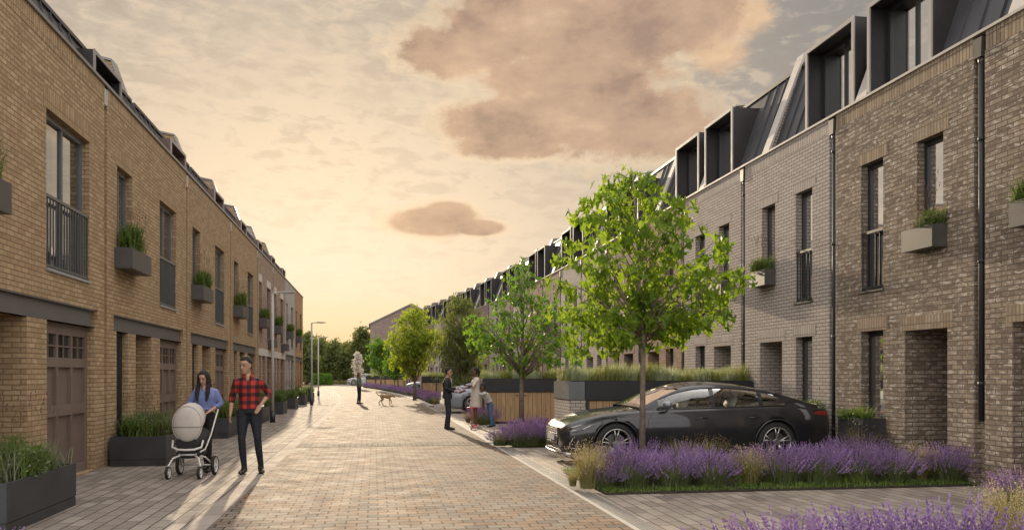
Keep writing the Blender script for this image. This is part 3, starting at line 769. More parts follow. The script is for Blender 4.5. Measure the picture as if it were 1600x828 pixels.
    for j in range(3):
        a, b_ = cols[j]+(0.035 if j else 0), cols[j+1]-(0.035 if j < 2 else 0)
        w3 = MB()
        w3.box(-(x0+0.012), -(x0+0.03), (a+b_)/2-0.011, (a+b_)/2+0.011, 1.80, 2.14).box(-(x0+0.012), -(x0+0.03), a, b_, 1.96, 1.982)
        L_ = w3.build('garage_light', M['garage'], G_)
        # glazed light: pane set in front of the door board, darker behind
        w3 = MB().face([(-(x0+0.042), a, 1.8), (-(x0+0.042), b_, 1.8), (-(x0+0.042), b_, 2.14), (-(x0+0.042), a, 2.14)])
        w3.build('garage_pane', M['glass_dark'], G_)
    downpipe(root, s, 0.055, 0.02, H, M['pipe_grey'] if i < 3 else M['rail_grey'], x=0.06, r=0.026)
    seam_roof(root, s, 0.12, Wd-0.12, 0.80, 6.25, 1.25, 8.02, 7.9, M['zinc'], 0.45, gap=(2.35*k, 4.1*k, 7.86))
    party_wall(root, s, 0.0, [(0.72, 6.3), (0.80, 6.5), (1.66, 8.95), (2.2, 9.05), (7.9, 9.05), (7.9, 6.3)], BM, cap=M['coping_grey'])
    dormer(root, s, 2.35*k, 4.1*k, 0.88, 1.55, 6.3, 7.86, M['dormer_bronze'] if i > 1 else M['dormer_dark'], M['trim_grey'] if i < 2 else M['trim_pale'], rec=0.5)
    return root

m, q, p, out = newmat('dark_glazing')
p.inputs['Base Color'].default_value = (0.02, 0.02, 0.018, 1); p.inputs['Roughness'].default_value = 0.06; p.inputs['Specular IOR Level'].default_value = 0.8
M['glass_dark'] = m

LB = [8.75, 14.91, 21.07, 27.3, 33.38, 38.45, 43.6, 48.8, 54.2]
LBR = ['yellow', 'yellow', 'yellow', 'yellow', 'pink', 'pink', 'pale', 'orange']
LDESC = ['yellow stock brick', 'yellow stock brick', 'yellow stock brick', 'yellow stock brick', 'pinkish brown brick', 'pinkish brown brick', 'pale grey brick', 'orange brick']
for i in range(8):
    h_ = left_house(i, (-4.476, LB[i], 0), 0, LBR[i], LB[i+1]-LB[i], stone=(i in (4, 5)))
    lab = ('%s mews house with brown garage door, nearest the camera on the left side' % LDESC[i]) if i == 0 else \
          ('%s mews house at the far end of the left row' % LDESC[i]) if i == 7 else \
          ('%s mews house with stone lintel, %s house of the left row' % (LDESC[i], ORD[i])) if i in (4, 5) else \
          ('%s mews house, %s from the camera along the left row' % (LDESC[i], ORD[i]))
    tag(h_, lab, 'house', 'mews houses of the left row')

RBR = ['brown', 'brown', 'buff', 'buff', 'rust', 'mauve', 'buff', 'buff', 'brown', 'rust', 'buff', 'mauve', 'buff', 'mauve', 'rust', 'buff', 'mauve', 'mauve', 'buff', 'mauve', 'rust', 'mauve', 'mauve']
RD = {'brown': 'mottled brown brick', 'buff': 'pale buff brick', 'rust': 'rusty red brick', 'mauve': 'mauve brown brick'}
RIGHT = []
y_ = 6.47
for i in range(23):
    x_ = xright(y_); 
    # step along the bend
    y2 = y_+3.76
    for _ in range(4):
        x2 = xright(y2); L_ = math.hypot(x2-x_, y2-y_); y2 = y_+(y2-y_)*3.76/L_
    x2 = xright(y2)
    rz = math.atan2(-(x2-x_), (y2-y_))
    h_ = right_house(i, (x_, y_, 0), rz, RBR[i])
    RIGHT.append((Vector((x_, y_, 0)), rz))
    lab = ('%s terraced house cut off by the right edge of the picture' % RD[RBR[i]]) if i == 0 else \
          ('%s terraced house behind the lavender, nearest whole house on the right' % RD[RBR[i]]) if i == 1 else \
          ('%s terraced house, %s from the camera in the right row' % (RD[RBR[i]], ORD[i] if i < 20 else ['twenty-first', 'twenty-second', 'twenty-third'][i-20]))
    tag(h_, lab, 'house', 'terraced houses of the right row')
    y_ = y2

# gabled house that closes the view
gx0, gx1, gp, gy = -0.6, 11.2, 5.3, 122.0
root = empty('gabled_house', ((gx0+gx1)/2, gy, 0))
def gl(x): return x-(gx0+gx1)/2
mb = MB()
wins = [(-4.0+1.25*k, -3.55+1.25*k, 1.0, 2.4) for k in range(7)] + [(-1.8+k*1.5, -1.2+k*1.5, 4.2, 6.4) for k in range(3)]
def sub(mb, x0, x1, z0, z1, ops):
    xs = sorted({x0, x1, *[o[0] for o in ops], *[o[1] for o in ops]}); zs = sorted({z0, z1, *[o[2] for o in ops], *[o[3] for o in ops]})
    for a, b_ in zip(xs, xs[1:]):
        for c, d in zip(zs, zs[1:]):
            if any(o[0] < (a+b_)/2 < o[1] and o[2] < (c+d)/2 < o[3] for o in ops): continue
            mb.face([(a, 0, c), (b_, 0, c), (b_, 0, d), (a, 0, d)])
sub(mb, gl(gx0), gl(gx1), 0, 8.8, wins)
mb.face([(gl(gx0), 0, 8.8), (gl(gx1), 0, 8.8), (gl(gp), 0, 11.7)])
mb.face([(gl(gx0), 0, 0), (gl(gx0), 14, 0), (gl(gx0), 14, 8.8), (gl(gx0), 0, 8.8)]); mb.face([(gl(gx1), 0, 0), (gl(gx1), 14, 0), (gl(gx1), 14, 8.8), (gl(gx1), 0, 8.8)])
mb.face([(gl(gx0), 14, 0), (gl(gx1), 14, 0), (gl(gx1), 14, 8.8), (gl(gx0), 14, 8.8)]); mb.face([(gl(gx0), 14, 8.8), (gl(gx1), 14, 8.8), (gl(gp), 14, 11.7)])
mb.build('wall', M['mauve'], root)
rf = MB()
for a, b_ in ((gx0-0.2, gp), (gp, gx1+0.2)):
    z0_, z1_ = (8.72, 11.75) if b_ == gp else (11.75, 8.72)
    rf.prism([(gl(a), z0_), (gl(b_), z1_), (gl(b_), z1_+0.18), (gl(a), z0_+0.18)], 'y', -0.15, 14.15)
rf.build('roof', M['coping_grey'], root)
for w in wins:
    f_ = MB().box(w[0], w[0]+0.08, 0.1, 0.18, w[2], w[3]).box(w[1]-0.08, w[1], 0.1, 0.18, w[2], w[3]).box(w[0]+0.08, w[1]-0.08, 0.1, 0.18, w[3]-0.08, w[3]).box(w[0]+0.08, w[1]-0.08, 0.1, 0.18, w[2], w[2]+0.08).build('window', M['frame_dark'], root)
    MB().face([(w[0], 0.15, w[2]), (w[1], 0.15, w[2]), (w[1], 0.15, w[3]), (w[0], 0.15, w[3])]).build('pane', M['glass_dark'], f_)
tag(root, 'mauve brick house with pitched gable closing the far right end of the street', 'house')

# ------------------------------------------------------------------ plants
def blade(mb, rng, p, h, lean, az, w, mat=0, seg=3, droop=0.35):
    """a curved tapering blade"""
    dx, dy = math.cos(az), math.sin(az); nx, ny = -dy, dx
    pts = []
    for i in range(seg+1):
        t_ = i/seg
        out_ = lean*(t_**1.6); z = h*(t_ - droop*lean/max(h, 0.01)*t_**3*0.6)
        pts.append(Vector((p[0]+dx*out_, p[1]+dy*out_, p[2]+max(0.0, z))))
    for i in range(seg):
        w0 = w*(1-i/seg)**0.6; w1 = w*(1-(i+1)/seg)**0.6 if i < seg-1 else 0.0008
        a, b_ = pts[i], pts[i+1]
        mb.face([(a.x-nx*w0, a.y-ny*w0, a.z), (a.x+nx*w0, a.y+ny*w0, a.z), (b_.x+nx*w1, b_.y+ny*w1, b_.z), (b_.x-nx*w1, b_.y-ny*w1, b_.z)], mat, [(0, 0)]*4)
    return pts[-1], (pts[-1]-pts[-2]).normalized()

def spike(mb, p, d, L, r, mat, whorls=3):
    """flower spike as a run of little bulging whorls"""
    d = d.normalized(); a = d.orthogonal().normalized(); b_ = d.cross(a)
    for k in range(whorls):
        c0 = p + d*(L*k/whorls); c1 = p + d*(L*(k+0.45)/whorls); c2 = p + d*(L*(k+0.98)/whorls)
        rr = r*(1.0-0.45*k/whorls)
        ring = [c1 + a*rr*math.cos(th)+b_*rr*math.sin(th) for th in (0, 2.09, 4.19)]
        for i in range(3):
            j = (i+1) % 3
            mb.face([c0, ring[j], ring[i]], mat, [(0, 0)]*3); mb.face([c2, ring[i], ring[j]], mat, [(0, 0)]*3)

def lavender_mesh(seed, n=210, rad=0.42, h=0.56, mats=None):
    rng = random.Random(seed); mb = MB()
    for k in range(int(n*1.1)):      # leafy base
        r_ = rad*0.55*math.sqrt(rng.random()); th = rng.random()*6.283
        p = (r_*math.cos(th), r_*math.sin(th), 0)
        blade(mb, rng, p, rng.uniform(0.14, 0.34), rng.uniform(0.03, 0.2), th+rng.uniform(-0.8, 0.8), 0.006, 0, 2)
    for k in range(n):
        r_ = rad*0.45*math.sqrt(rng.random()); th = rng.random()*6.283
        p = (r_*math.cos(th), r_*math.sin(th), 0)
        hh = h*rng.choice((rng.uniform(0.40, 0.8), rng.uniform(0.7, 1.1)))*(1.08-0.55*r_/rad); ln = rng.uniform(0.02, 0.12)+0.75*r_
        ln = ln*rng.uniform(0.7, 1.5)
        tip, d = blade(mb, rng, p, hh, ln, th+rng.uniform(-0.5, 0.5), 0.0028, 0, 3, 0.1)
        d = (d+Vector((rng.uniform(-.12, .12), rng.uniform(-.12, .12), 0.25))).normalized()
        spike(mb, tip-d*0.02, d, rng.uniform(0.08, 0.17), rng.uniform(0.008, 0.014), 1 if rng.random() < 0.78 else 2, rng.choice((3, 4)))
    return mb

def tallgrass_mesh(seed, n=230, rad=0.10, h=0.6, head=True, spread=0.30):
    rng = random.Random(seed); mb = MB()
    for k in range(n):
        r_ = rad*math.sqrt(rng.random()); th = rng.random()*6.283
        p = (r_*math.cos(th), r_*math.sin(th), 0)
        tip, d = blade(mb, rng, p, h*rng.uniform(0.5, 1.0), rng.uniform(0.05, spread), th+rng.uniform(-0.6, 0.6), 0.0042, 0, 4, 0.6)
        if head and rng.random() < 0.5:
            # airy panicle: a few tiny grains on the tip
            for j in range(5):
                q_ = tip + Vector((rng.uniform(-.03, .03), rng.uniform(-.03, .03), rng.uniform(-0.11, .08)))
                s_ = rng.uniform(0.004, 0.007)
                mb.face([(q_.x-s_, q_.y, q_.z), (q_.x, q_.y-s_, q_.z+s_*0.6), (q_.x+s_, q_.y, q_.z+s_*2.6), (q_.x, q_.y+s_, q_.z+s_)], 1, [(0, 0)]*4)
    return mb

def herb_mesh(seed, lx, ly, h=0.34, dens=900, seedheads=30, mats=None, over=0.07):
    """mixed leafy planting that fills a trough lx by ly"""
    rng = random.Random(seed); mb = MB()
    n = int(dens*lx*ly)
    clumps = [(rng.uniform(-lx/2, lx/2), rng.uniform(-ly/2, ly/2), rng.random(), rng.uniform(0.65, 1.15)) for _ in range(max(3, int(5*lx*ly/0.5)))]
    for k in range(n):
        cx, cy_, kind, hs = rng.choice(clumps)
        x = min(lx/2, max(-lx/2, cx+rng.gauss(0, 0.11))); y = min(ly/2, max(-ly/2, cy_+rng.gauss(0, 0.11)))
        th = rng.random()*6.283
        mat = 1 if kind < 0.28 else 0
        w = 0.016 if kind > 0.55 else 0.006
        blade(mb, rng, (x, y, 0), h*hs*rng.uniform(0.4, 1.0), rng.uniform(0.05, 0.20)+over*rng.random(), th, w, mat, 3, 0.8)
    leafy = [c for c in clumps if c[2] > 0.45] or clumps[:1]
    for k in range(int(n*0.9)):          # broad leaves on short stems
        cx, cy_, kind, hs = rng.choice(leafy)
        x = min(lx/2+.04, max(-lx/2-.04, cx+rng.gauss(0, 0.12))); y = min(ly/2+.04, max(-ly/2-.04, cy_+rng.gauss(0, 0.12)))
        z = h*hs*rng.uniform(0.05, 0.72); L_ = rng.uniform(0.035, 0.085); th = rng.random()*6.283; up_ = rng.uniform(-0.5, 0.7)
        d = Vector((math.cos(th), math.sin(th), up_)).normalized(); sd = Vector((-math.sin(th), math.cos(th), rng.uniform(-.4, .4)))*L_*0.24
        p0 = Vector((x, y, z)); mb.face([p0, p0+d*L_*.45+sd, p0+d*L_, p0+d*L_*.45-sd], 0 if rng.random() < 0.8 else 1, [(0, 0)]*4)
    for k in range(seedheads):
        x = rng.uniform(-lx/2, lx/2); y = rng.uniform(-ly/2, ly/2)
        tip, d = blade(mb, rng, (x, y, 0), h*rng.uniform(1.1, 1.7), rng.uniform(0.02, 0.18), rng.random()*6.283, 0.002, 2, 3, 0.2)
        spike(mb, tip-d*0.03, d, rng.uniform(0.05, 0.10), 0.010, 2, 2)
    return mb

LAV = []
for k in range(4):
    o_ = lavender_mesh(500+k, n=(300, 260, 290, 240)[k], rad=(0.42, 0.40, 0.44, 0.36)[k], h=(0.45, 0.42, 0.48, 0.38)[k])
    me = o_.build('lavender_plant', [M['lav_stem'], M['lav_flower'], M['lav_deep']]); LAV.append(me)
TG = []
for k in range(3):
    o_ = tallgrass_mesh(600+k, 330, 0.10, (0.66, 0.55, 0.6)[k]); TG.append(o_.build('ornamental_grass', [M['straw'], M['straw_head']]))
used_mesh = set()
def plant(kind, k, loc, s=1.0, rz=0.0, label=None, group=None, cat=None, sz=None):
    src = (LAV if kind == 'lav' else TG)[k % len(LAV if kind == 'lav' else TG)]
    if src.name in used_mesh: o = src.copy(); COL.objects.link(o)
    else: o = src; used_mesh.add(src.name)
    o.location = loc; o.scale = (s, s, sz or s); o.rotation_euler = (0, 0, rz)
    for key in ('group',): 
        if key in o: del o[key]
    return tag(o, label, cat or ('lavender' if kind == 'lav' else 'grass clump'), group)

def bed(name, x0, x1, y0, y1, seed, dens=900, rag=0.0):
    """a planting bed: low mound of soil with a ragged edge of ground cover"""
    rng = random.Random(seed); nx, ny = max(4, int((x1-x0)/0.15)), max(4, int((y1-y0)/0.15)); rows = []
    for j in range(ny+1):
        row = []
        for i in range(nx+1):
            e = min(i, nx-i, j, ny-j); z = 0.006 + 0.045*min(1, e/3.0) + (0.012*mnoise.noise(Vector((i*0.7, j*0.7, seed))) if e > 0 else 0)
            row.append((x0+(x1-x0)*i/nx, y0+(y1-y0)*j/ny, z))
        rows.append(row)
    tag(MB().grid(rows).build('planting_bed', M['soil']), kind='structure')
    mb = MB()
    for k in range(int(dens*(x1-x0)*(y1-y0))):
        x = rng.uniform(x0-0.02, x1+0.02); y = rng.uniform(y0-0.02, y1+0.02)
        edge = min(x-x0, x1-x, y-y0, y1-y)
        if edge > 0.5 and rng.random() < 0.6: continue
        blade(mb, rng, (x, y, 0.03), rng.uniform(0.02, 0.10)*(0.4+0.9*abs(mnoise.noise(Vector((x*2.2, y*2.2, seed))))*2), rng.uniform(0.01, 0.06), rng.random()*6.283, 0.006, 0, 2)
    tag(mb.build('ground_cover', M['grass']), 'low green ground cover at the foot of the lavender', 'ground cover', kind='stuff')

# bed beside the dark car
bed('bed', 2.95, 8.3, 10.38, 12.9, 1, 1500)
bed('bed', 3.05, 8.3, 2.6, 5.45, 2, 700)
bed('bed', 2.95, 4.02, 17.4, 19.6, 3, 900)
rng = random.Random(77)
# big bed: front row, back row; placed from the picture
SIDE = ['left end', 'middle', 'right end']
def desc_u(v): return v
front = [(985, 0, 1.0), (1052, 1, 0.98), (1108, 3, 1.05), (1218, 2, 1.0), (1280, 0, 1.02), (1340, 1, 1.0), (1395, 3, 1.0), (1478, 2, 0.92), (1525, 0, 0.88), (945, 3, 0.72)]
fdesc = ['lavender clump beside the pale grass at the left corner of the bed', 'lavender clump right of the maple trunk in the front row', 'lavender clump left of the middle grass tuft in the front row',
         'lavender clump right of the middle grass tuft below the rear wheel', 'lavender clump in front of the dark car rear wheel', 'tall lavender clump behind the driveway under the car tail',
         'lavender clump in the front row between car tail and door recess', 'lavender clump in front of the brick door recess', 'last lavender clump at the right end of the bed by the brick pier', 'small lavender clump half hidden behind the pale grass tuft']
for (u, k, s), lab in zip(front, fdesc):
    p = G(u, 765); p.y = 10.85+rng.uniform(-0.05, 0.12)
    r = (u-585)*CY; p.x = (u-585.0)/FPX*CY*CY*p.y/(1-(u-585.0)/FPX*CY*SY)
    plant('lav', k, (p.x, p.y, 0.03), s, rng.random()*6, lab, 'lavender clumps in the bed beside the dark car')
def xat(u, y):
    """street-right coordinate that a picture column reaches at street depth y"""
    t_ = (u-585.0)/FPX*CY; return t_*CY*y/(1-t_*SY)
plant('lav', 2, (8.12, 10.75, 0.02), 0.95, 2, 'lavender clump touching the brick pier at the right end of the bed', 'lavender clumps in the bed beside the dark car')
mid = [(965, 1), (1022, 2), (1082, 0), (1145, 1), (1200, 3), (1255, 2), (1318, 0), (1372, 2), (1430, 1), (1500, 3)]
mdesc = ['behind the pale grass tuft, left end of the middle row', 'just in front of the maple trunk', 'right of the maple trunk, middle row', 'behind the middle grass tuft', 'right of the middle tuft, half hidden in the middle row',
         'below the car rear wheel, middle row', 'below the car tail, middle row', 'in front of the small planter by the window', 'in front of the brick pier left of the door', 'in front of the door recess, right end of the middle row']
for (u, k), lab in zip(mid, mdesc):
    y = 11.55+rng.uniform(-0.1, 0.15)
    plant('lav', k, (xat(u, y), y, 0.04), rng.uniform(0.72, 1.04), rng.random()*6, 'lavender clump '+lab, 'lavender clumps in the bed beside the dark car')
back = [(1000, 0), (1075, 2), (1170, 3), (1262, 1), (1340, 2), (1420, 0), (1470, 1)]
bdesc = ['under the car front wing, back row', 'under the car front door, back row', 'under the car rear door, back row', 'against the car rear wheel, back row', 'behind the car tail, back row', 'near the planter, back row', 'near the door recess, back row']
for (u, k), lab in zip(back, bdesc):
    y = 12.3+rng.uniform(-0.1, 0.15)
    plant('lav', k, (xat(u, y), y, 0.04), rng.uniform(0.7, 0.98), rng.random()*6, 'lavender clump '+lab, 'lavender clumps in the bed beside the dark car')
tufts = [(918, 10.75, 0, 1.0, 'pale feathery grass tuft at the left corner of the lavender bed'), (1172, 10.75, 1, 1.0, 'pale grass tuft in the middle of the front lavender row'),
         (1438, 10.9, 2, 0.95, 'pale grass tuft near the door recess in the lavender bed'), (1105, 11.8, 1, 1.12, 'tall straw grass rising behind the lavender under the car door'),
         (935, 11.3, 2, 0.98, 'straw grass by the dark car front bumper'), (1345, 12.4, 0, 1.15, 'straw grass behind the lavender at the car tail'), (1440, 12.2, 2, 1.15, 'straw grass rising in front of the brick pier'),
         (1365, 12.6, 1, 1.1, 'straw grass below the small planter by the house wall'), (895, 11.0, 1, 0.45, 'small grass tuft spilling over the drainage channel'), (1060, 11.9, 2, 1.0, 'thin straw grass beside the maple trunk')]
for u, y, k, s, lab in tufts: plant('grass', k, (xat(u, y), y, 0.04), s, rng.random()*6, lab, 'grass tufts in the bed beside the dark car')
# nearest bed, cut by the bottom edge
nb = [(1178, 5.25, 3, 1.12), (1250, 5.3, 0, 1.04), (1328, 5.2, 1, 1.12), (1405, 5.25, 2, 1.06), (1478, 5.2, 0, 1.18), (1545, 5.3, 1, 1.06), (1290, 4.8, 2, 1.0), (1440, 4.75, 3, 1.1)]
nd = ['leftmost purple lavender clump along the bottom edge of the picture', 'second lavender clump along the bottom edge of the picture', 'lavender clump at the bottom edge below the car rear wheel', 'lavender clump at the bottom edge, left of the tallest spikes',
      'tallest deep purple lavender clump at the bottom edge', 'lavender clump at the bottom edge beside the straw grass', 'lavender clump nearest the camera, left of centre in its bed', 'lavender clump nearest the camera, right of centre in its bed']
for (u, y, k, s), lab in zip(nb, nd): plant('lav', k, (xat(u, y), y, 0.03), s, rng.random()*6, lab, 'lavender clumps in the nearest bed')
for u, y, k, s, lab in ((1590, 5.35, 0, 0.95, 'straw grass at the bottom right corner of the picture'), (1150, 5.3, 1, 0.92, 'straw grass at the left end of the nearest lavender bed'), (1575, 6.9, 2, 0.9, 'grass tuft against the brick wall at the right edge')):
    plant('grass', k, (xat(u, y), y, 0.03), s, rng.random()*6, lab, 'grass tufts at the near right corner')
for u, y, k, s, lab in ((1597, 8.6, 0, 0.85, 'lavender clump by the brick wall at the right edge'),): plant('lav', k, (xat(u, y), y, 0.0), s, 1, lab)
# bed in front of the bin store
for i, (u, y, k, s) in enumerate(((782, 17.65, 3, 0.8), (806, 17.7, 0, 0.95), (832, 17.6, 1, 1.0), (856, 17.7, 2, 0.95), (868, 18.1, 0, 0.9), (820, 18.3, 2, 1.0), (846, 18.45, 0, 1.0), (862, 18.9, 1, 1.0), (835, 19.2, 2, 1.0))):
    plant('lav', k, (xat(u, y), y, 0.03), s, i*1.3, '%s lavender clump from the left in the bed before the bin store' % ORD[i], 'lavender clumps in the bed before the bin store')
plant('lav', 2, (xat(4, 7.1), 7.1, -0.02), 0.62, 0, 'few purple flower spikes at the very bottom left corner')
plant('grass', 1, (xat(785, 17.6), 17.6, 0.03), 0.62, 0, 'green tuft at the left corner of the bin store bed')
# strips of lavender along the bend of the road
k_ = 0
def roadx(y): return XE + roff(y)
far_l = [(25.6, 0.7), (26.2, 1.0)] + [(y, 0.7) for y in (44.5, 45.6, 46.7, 47.8)] + [(y, 0.8) for y in (50, 51.4, 52.8, 54.2, 55.6)] + [(62+1.6*i, 0.9) for i in range(24)]
for i, (y, off) in enumerate(far_l):
    k_ += 1
    where = 'small bed behind the man in the suit' if y < 30 else 'verge beyond the silver car' if y < 60 else 'far bend of the road'
    plant('lav', i, (roadx(y)+off, y, 0.0), 1.15, i, 'purple lavender clump on the '+where+(', %s from the camera' % (ORD[i-11] if 11 <= i < 31 else ['twenty-first', 'twenty-second', 'twenty-third', 'twenty-fourth'][i-31]) if i > 10 else ', %s one' % ORD[i-2] if i > 1 else [', nearer one', ', farther one'][i]), 'lavender clumps on the '+where)
for i, (y, x) in enumerate(((28.2, 3.3), (28.4, 4.0), (28.3, 4.7), (43.3, 3.1), (26.9, 3.0))):
    plant('grass', i, (x, y, 0.0), 0.7, i, '%s green grass tuft on the edge of the parking bays beyond the family' % ORD[i], 'green tufts on the edge of the parking bays')

# ------------------------------------------------------------------ steel planters on the left, window boxes
def planter_mesh(lx, ly, h=0.50):
    mb = MB()
    a, b_ = lx/2, ly/2; t_ = 0.03
    # plinth, body and a rim, hollow at the top
    mb.box(-a+0.004, a-0.004, -b_+0.004, b_-0.004, 0.0, 0.105)
    mb.box(-a+0.012, a-0.012, -b_+0.012, b_-0.012, 0.105, 0.118, skip='+z -z')
    for (x0, x1, y0, y1) in ((-a, a, -b_, -b_+t_), (-a, a, b_-t_, b_), (-a, -a+t_, -b_+t_, b_-t_), (a-t_, a, -b_+t_, b_-t_)): mb.box(x0, x1, y0, y1, 0.118, h)
    return mb
planter_root = None
def make_planter(lx, ly, h, cat='planter'):
    root = empty('planter')
    planter_mesh(lx, ly, h).build('trough', M['planter'], root)
    MB().box(-lx/2+0.03, lx/2-0.03, -ly/2+0.03, ly/2-0.03, 0.12, h-0.05).build('soil', M['soil'], root)
    return root
PH = [herb_mesh(800+k, 0.82, 1.82, 0.54, 1300, 60).build('planter_growth', [M['herb'], M['herb_pale'], M['seed_dark']]) for k in range(3)]
first = True; fp = set()
proto = make_planter(0.9, 1.9, 0.50)
for i in range(8):
    r_ = proto if i == 0 else copy_tree(proto)
    y0 = LB[i] + (0.0 if i else -0.06); sc_ = (LB[i+1]-LB[i])/6.16
    r_.location = (-3.95, y0+0.97*sc_, 0); r_.scale = (1, sc_, 1)
    tag(r_, 'black steel planter full of herbs at the bottom left corner of the picture' if i == 0 else 'black steel planter by the pram, second from the camera' if i == 1 else
        'black steel planter behind the man in the checked shirt' if i == 2 else 'black steel planter beside the nearest lamp post' if i == 3 else 'black steel planter, %s from the camera along the left houses' % ORD[i], 'planter', 'black planters along the left houses')
    src = PH[i % 3]
    o = src if src.name not in fp else src.copy()
    if src.name in fp: COL.objects.link(o)
    fp.add(src.name)
    o.location = (-3.95, y0+0.97*sc_, 0.44); o.scale = (1, sc_, 1)
    if i > 2: o.rotation_euler = (0, 0, math.pi)
    tag(o, 'leafy herbs and grasses growing in the %s' % ('planter at the bottom left corner' if i == 0 else '%s planter from the camera on the left' % ORD[i]), 'plants', 'planting in the black planters')
# small planter by the right houses
def small_planter(x, y, lab, seed, H_=0.84):
    r_ = empty('planter', (x, y, 0)); planter_mesh(0.42, 0.72, H_).build('trough', M['planter'], r_)
    MB().box(-0.18, 0.18, -0.33, 0.33, 0.12, H_-0.05).build('soil', M['soil'], r_)
    tag(r_, 'small black planter standing by '+lab, 'planter')
    o = herb_mesh(seed, 0.36, 0.66, 0.36, 1500, 12).build('planter_growth', [M['grass'], M['herb'], M['seed_dark']]); o.location = (x, y, H_-0.06)
    tag(o, 'green tufts growing in the planter by '+lab, 'plants')
small_planter(8.02, 12.75, 'the brown brick wall behind the car tail', 31)
small_planter(8.02, 14.55, 'the buff brick house behind the dark car', 32)

# window boxes
def make_box(lx, ly, h, m_):
    root = empty('window_box'); mb = MB(); a, b_ = lx/2, ly/2; t_ = 0.012
    mb.box(-a, a, -b_, b_, 0, 0.02)
    for (x0, x1, y0, y1) in ((-a, a, -b_, -b_+t_), (-a, a, b_-t_, b_), (-a, -a+t_, -b_+t_, b_-t_), (a-t_, a, -b_+t_, b_-t_)): mb.box(x0, x1, y0, y1, 0.02, h)
    mb.build('trough', m_, root)
    MB().box(-a+t_, a-t_, -b_+t_, b_-t_, 0.03, h-0.04).build('soil', M['soil'], root)
    return root
wb_l = make_box(0.30, 1.25, 0.36, M['box_zinc']); wb_r = make_box(0.25, 0.72, 0.33, M['box_zinc'])
WH = [herb_mesh(900+k, 0.24, 1.1, 0.58, 2300, 26).build('window_box_growth', [M['herb'], M['grass'], M['seed_dark']]) for k in range(2)]
WR = [herb_mesh(950+k, 0.20, 0.62, 0.50, 3000, 26).build('window_box_growth', [M['herb'], M['herb_pale'], M['seed_dark']]) for k in range(2)]
wl = 0
for i in range(8):
    k = (LB[i+1]-LB[i])/6.16
    r_ = wb_l if i == 0 else copy_tree(wb_l)
    r_.location = (-4.476+0.15, LB[i]+1.16*k, 3.41); r_.scale = (1, k, 1)
    tag(r_, 'zinc window box cut by the left edge of the picture' if i == 0 else 'zinc window box under the small window, %s along the left houses' % ORD[i], 'window box', 'window boxes of the left houses')
    src = WH[i % 2]; o = src if i < 2 else src.copy()
    if i > 1: COL.objects.link(o)
    o.location = (-4.476+0.15, LB[i]+1.16*k, 3.72); o.scale = (1, k, 1)
    tag(o, 'grasses growing in the %s window box of the left houses' % ORD[i], 'plants', 'planting in the left window boxes')
for i in range(4):      # low boxes by the tall windows of the far left houses
    hh = (4, 5, 6, 7)[i]; k = (LB[hh+1]-LB[hh])/6.16
    if hh < 6:
        r_ = copy_tree(wb_l); r_.location = (-4.476+0.15, LB[hh]+4.6*k, 2.72); r_.scale = (0.9, 0.8, 0.9)
        tag(r_, 'small empty zinc box at the foot of the tall window of the %s left house' % ORD[hh], 'window box', 'low boxes of the left houses')
for i, ((o_, rz)) in enumerate(RIGHT):
    mir = (i % 2 == 0)
    yl = (0.78+0.36) if not mir else 3.76-0.78-0.36+0.06
    mt = Matrix.Translation(o_) @ Matrix.Rotation(rz, 4, 'Z')
    p = mt @ Vector((-0.125, yl, 3.43))
    r_ = wb_r if i == 0 else copy_tree(wb_r)
    r_.location = p; r_.rotation_euler = (0, 0, rz)
    w_ = 'at the right edge of the picture' if i == 0 else 'on the mottled brown brick house on the right' if i == 1 else 'on the first buff brick house on the right' if i == 2 else '%s from the camera along the right houses' % (ORD[i] if i < 20 else ['twenty-first', 'twenty-second', 'twenty-third'][i-20])
    tag(r_, 'grey window box '+w_, 'window box', 'window boxes of the right houses')
    if i < 12:
        src = WR[i % 2]; o = src if i < 2 else src.copy()
        if i > 1: COL.objects.link(o)
        o.location = mt @ Vector((-0.125, yl, 3.70)); o.rotation_euler = (0, 0, rz)
        tag(o, 'grassy herbs in the window box '+w_, 'plants', 'planting in the right window boxes')

# ------------------------------------------------------------------ lamp posts
def lamp(x, y, h, lab):
    r_ = empty('street_lamp', (x, y, 0))
    MB().tube([(0, 0, 0), (0, 0, 0.34)], 0.085, 12).tube([(0, 0, 0.34), (0, 0, 0.36)], [0.085, 0.055], 12).build('base', M['frame_dark'], r_)
    MB().tube([(0, 0, 0.36), (0, 0, h*0.5), (0, 0, h-0.05)], [0.05, 0.046, 0.04], 12).build('pole', M['lamp_grey'], r_)
    MB().tube([(0, 0, h-0.09), (0.0, 0, h-0.02), (0.06, 0, h), (0.30, 0, h+0.02)], [0.04, 0.038, 0.024, 0.022], 8).build('arm', M['lamp_grey'], r_)
    hd = MB().prism([(0.26, h-0.01), (0.72, h+0.015), (0.72, h+0.035), (0.4, h+0.06), (0.26, h+0.055)], 'y', -0.09, 0.09).build('lamp_head', M['lamp_grey'], r_)
    MB().box(0.34, 0.66, -0.06, 0.06, h-0.014, h-0.004).build('lens', M['trim_pale'], hd)
    return tag(r_, lab, 'street lamp', 'street lamps on the left footway')
M['lamp_grey'] = pmat('galvanised_grey', (0.42, 0.39, 0.36), 0.6, 0.0, 5, 0.1)
lamp(xat(426, 27.9), 27.9, 4.2, 'tall grey street lamp just behind the man in the checked shirt')
lamp(xat(487, 43.8), 43.8, 4.2, 'grey street lamp in the middle distance beside the last planters')
lamp(xat(497.5, 62), 62, 4.25, 'smallest grey street lamp beyond the end of the left houses')

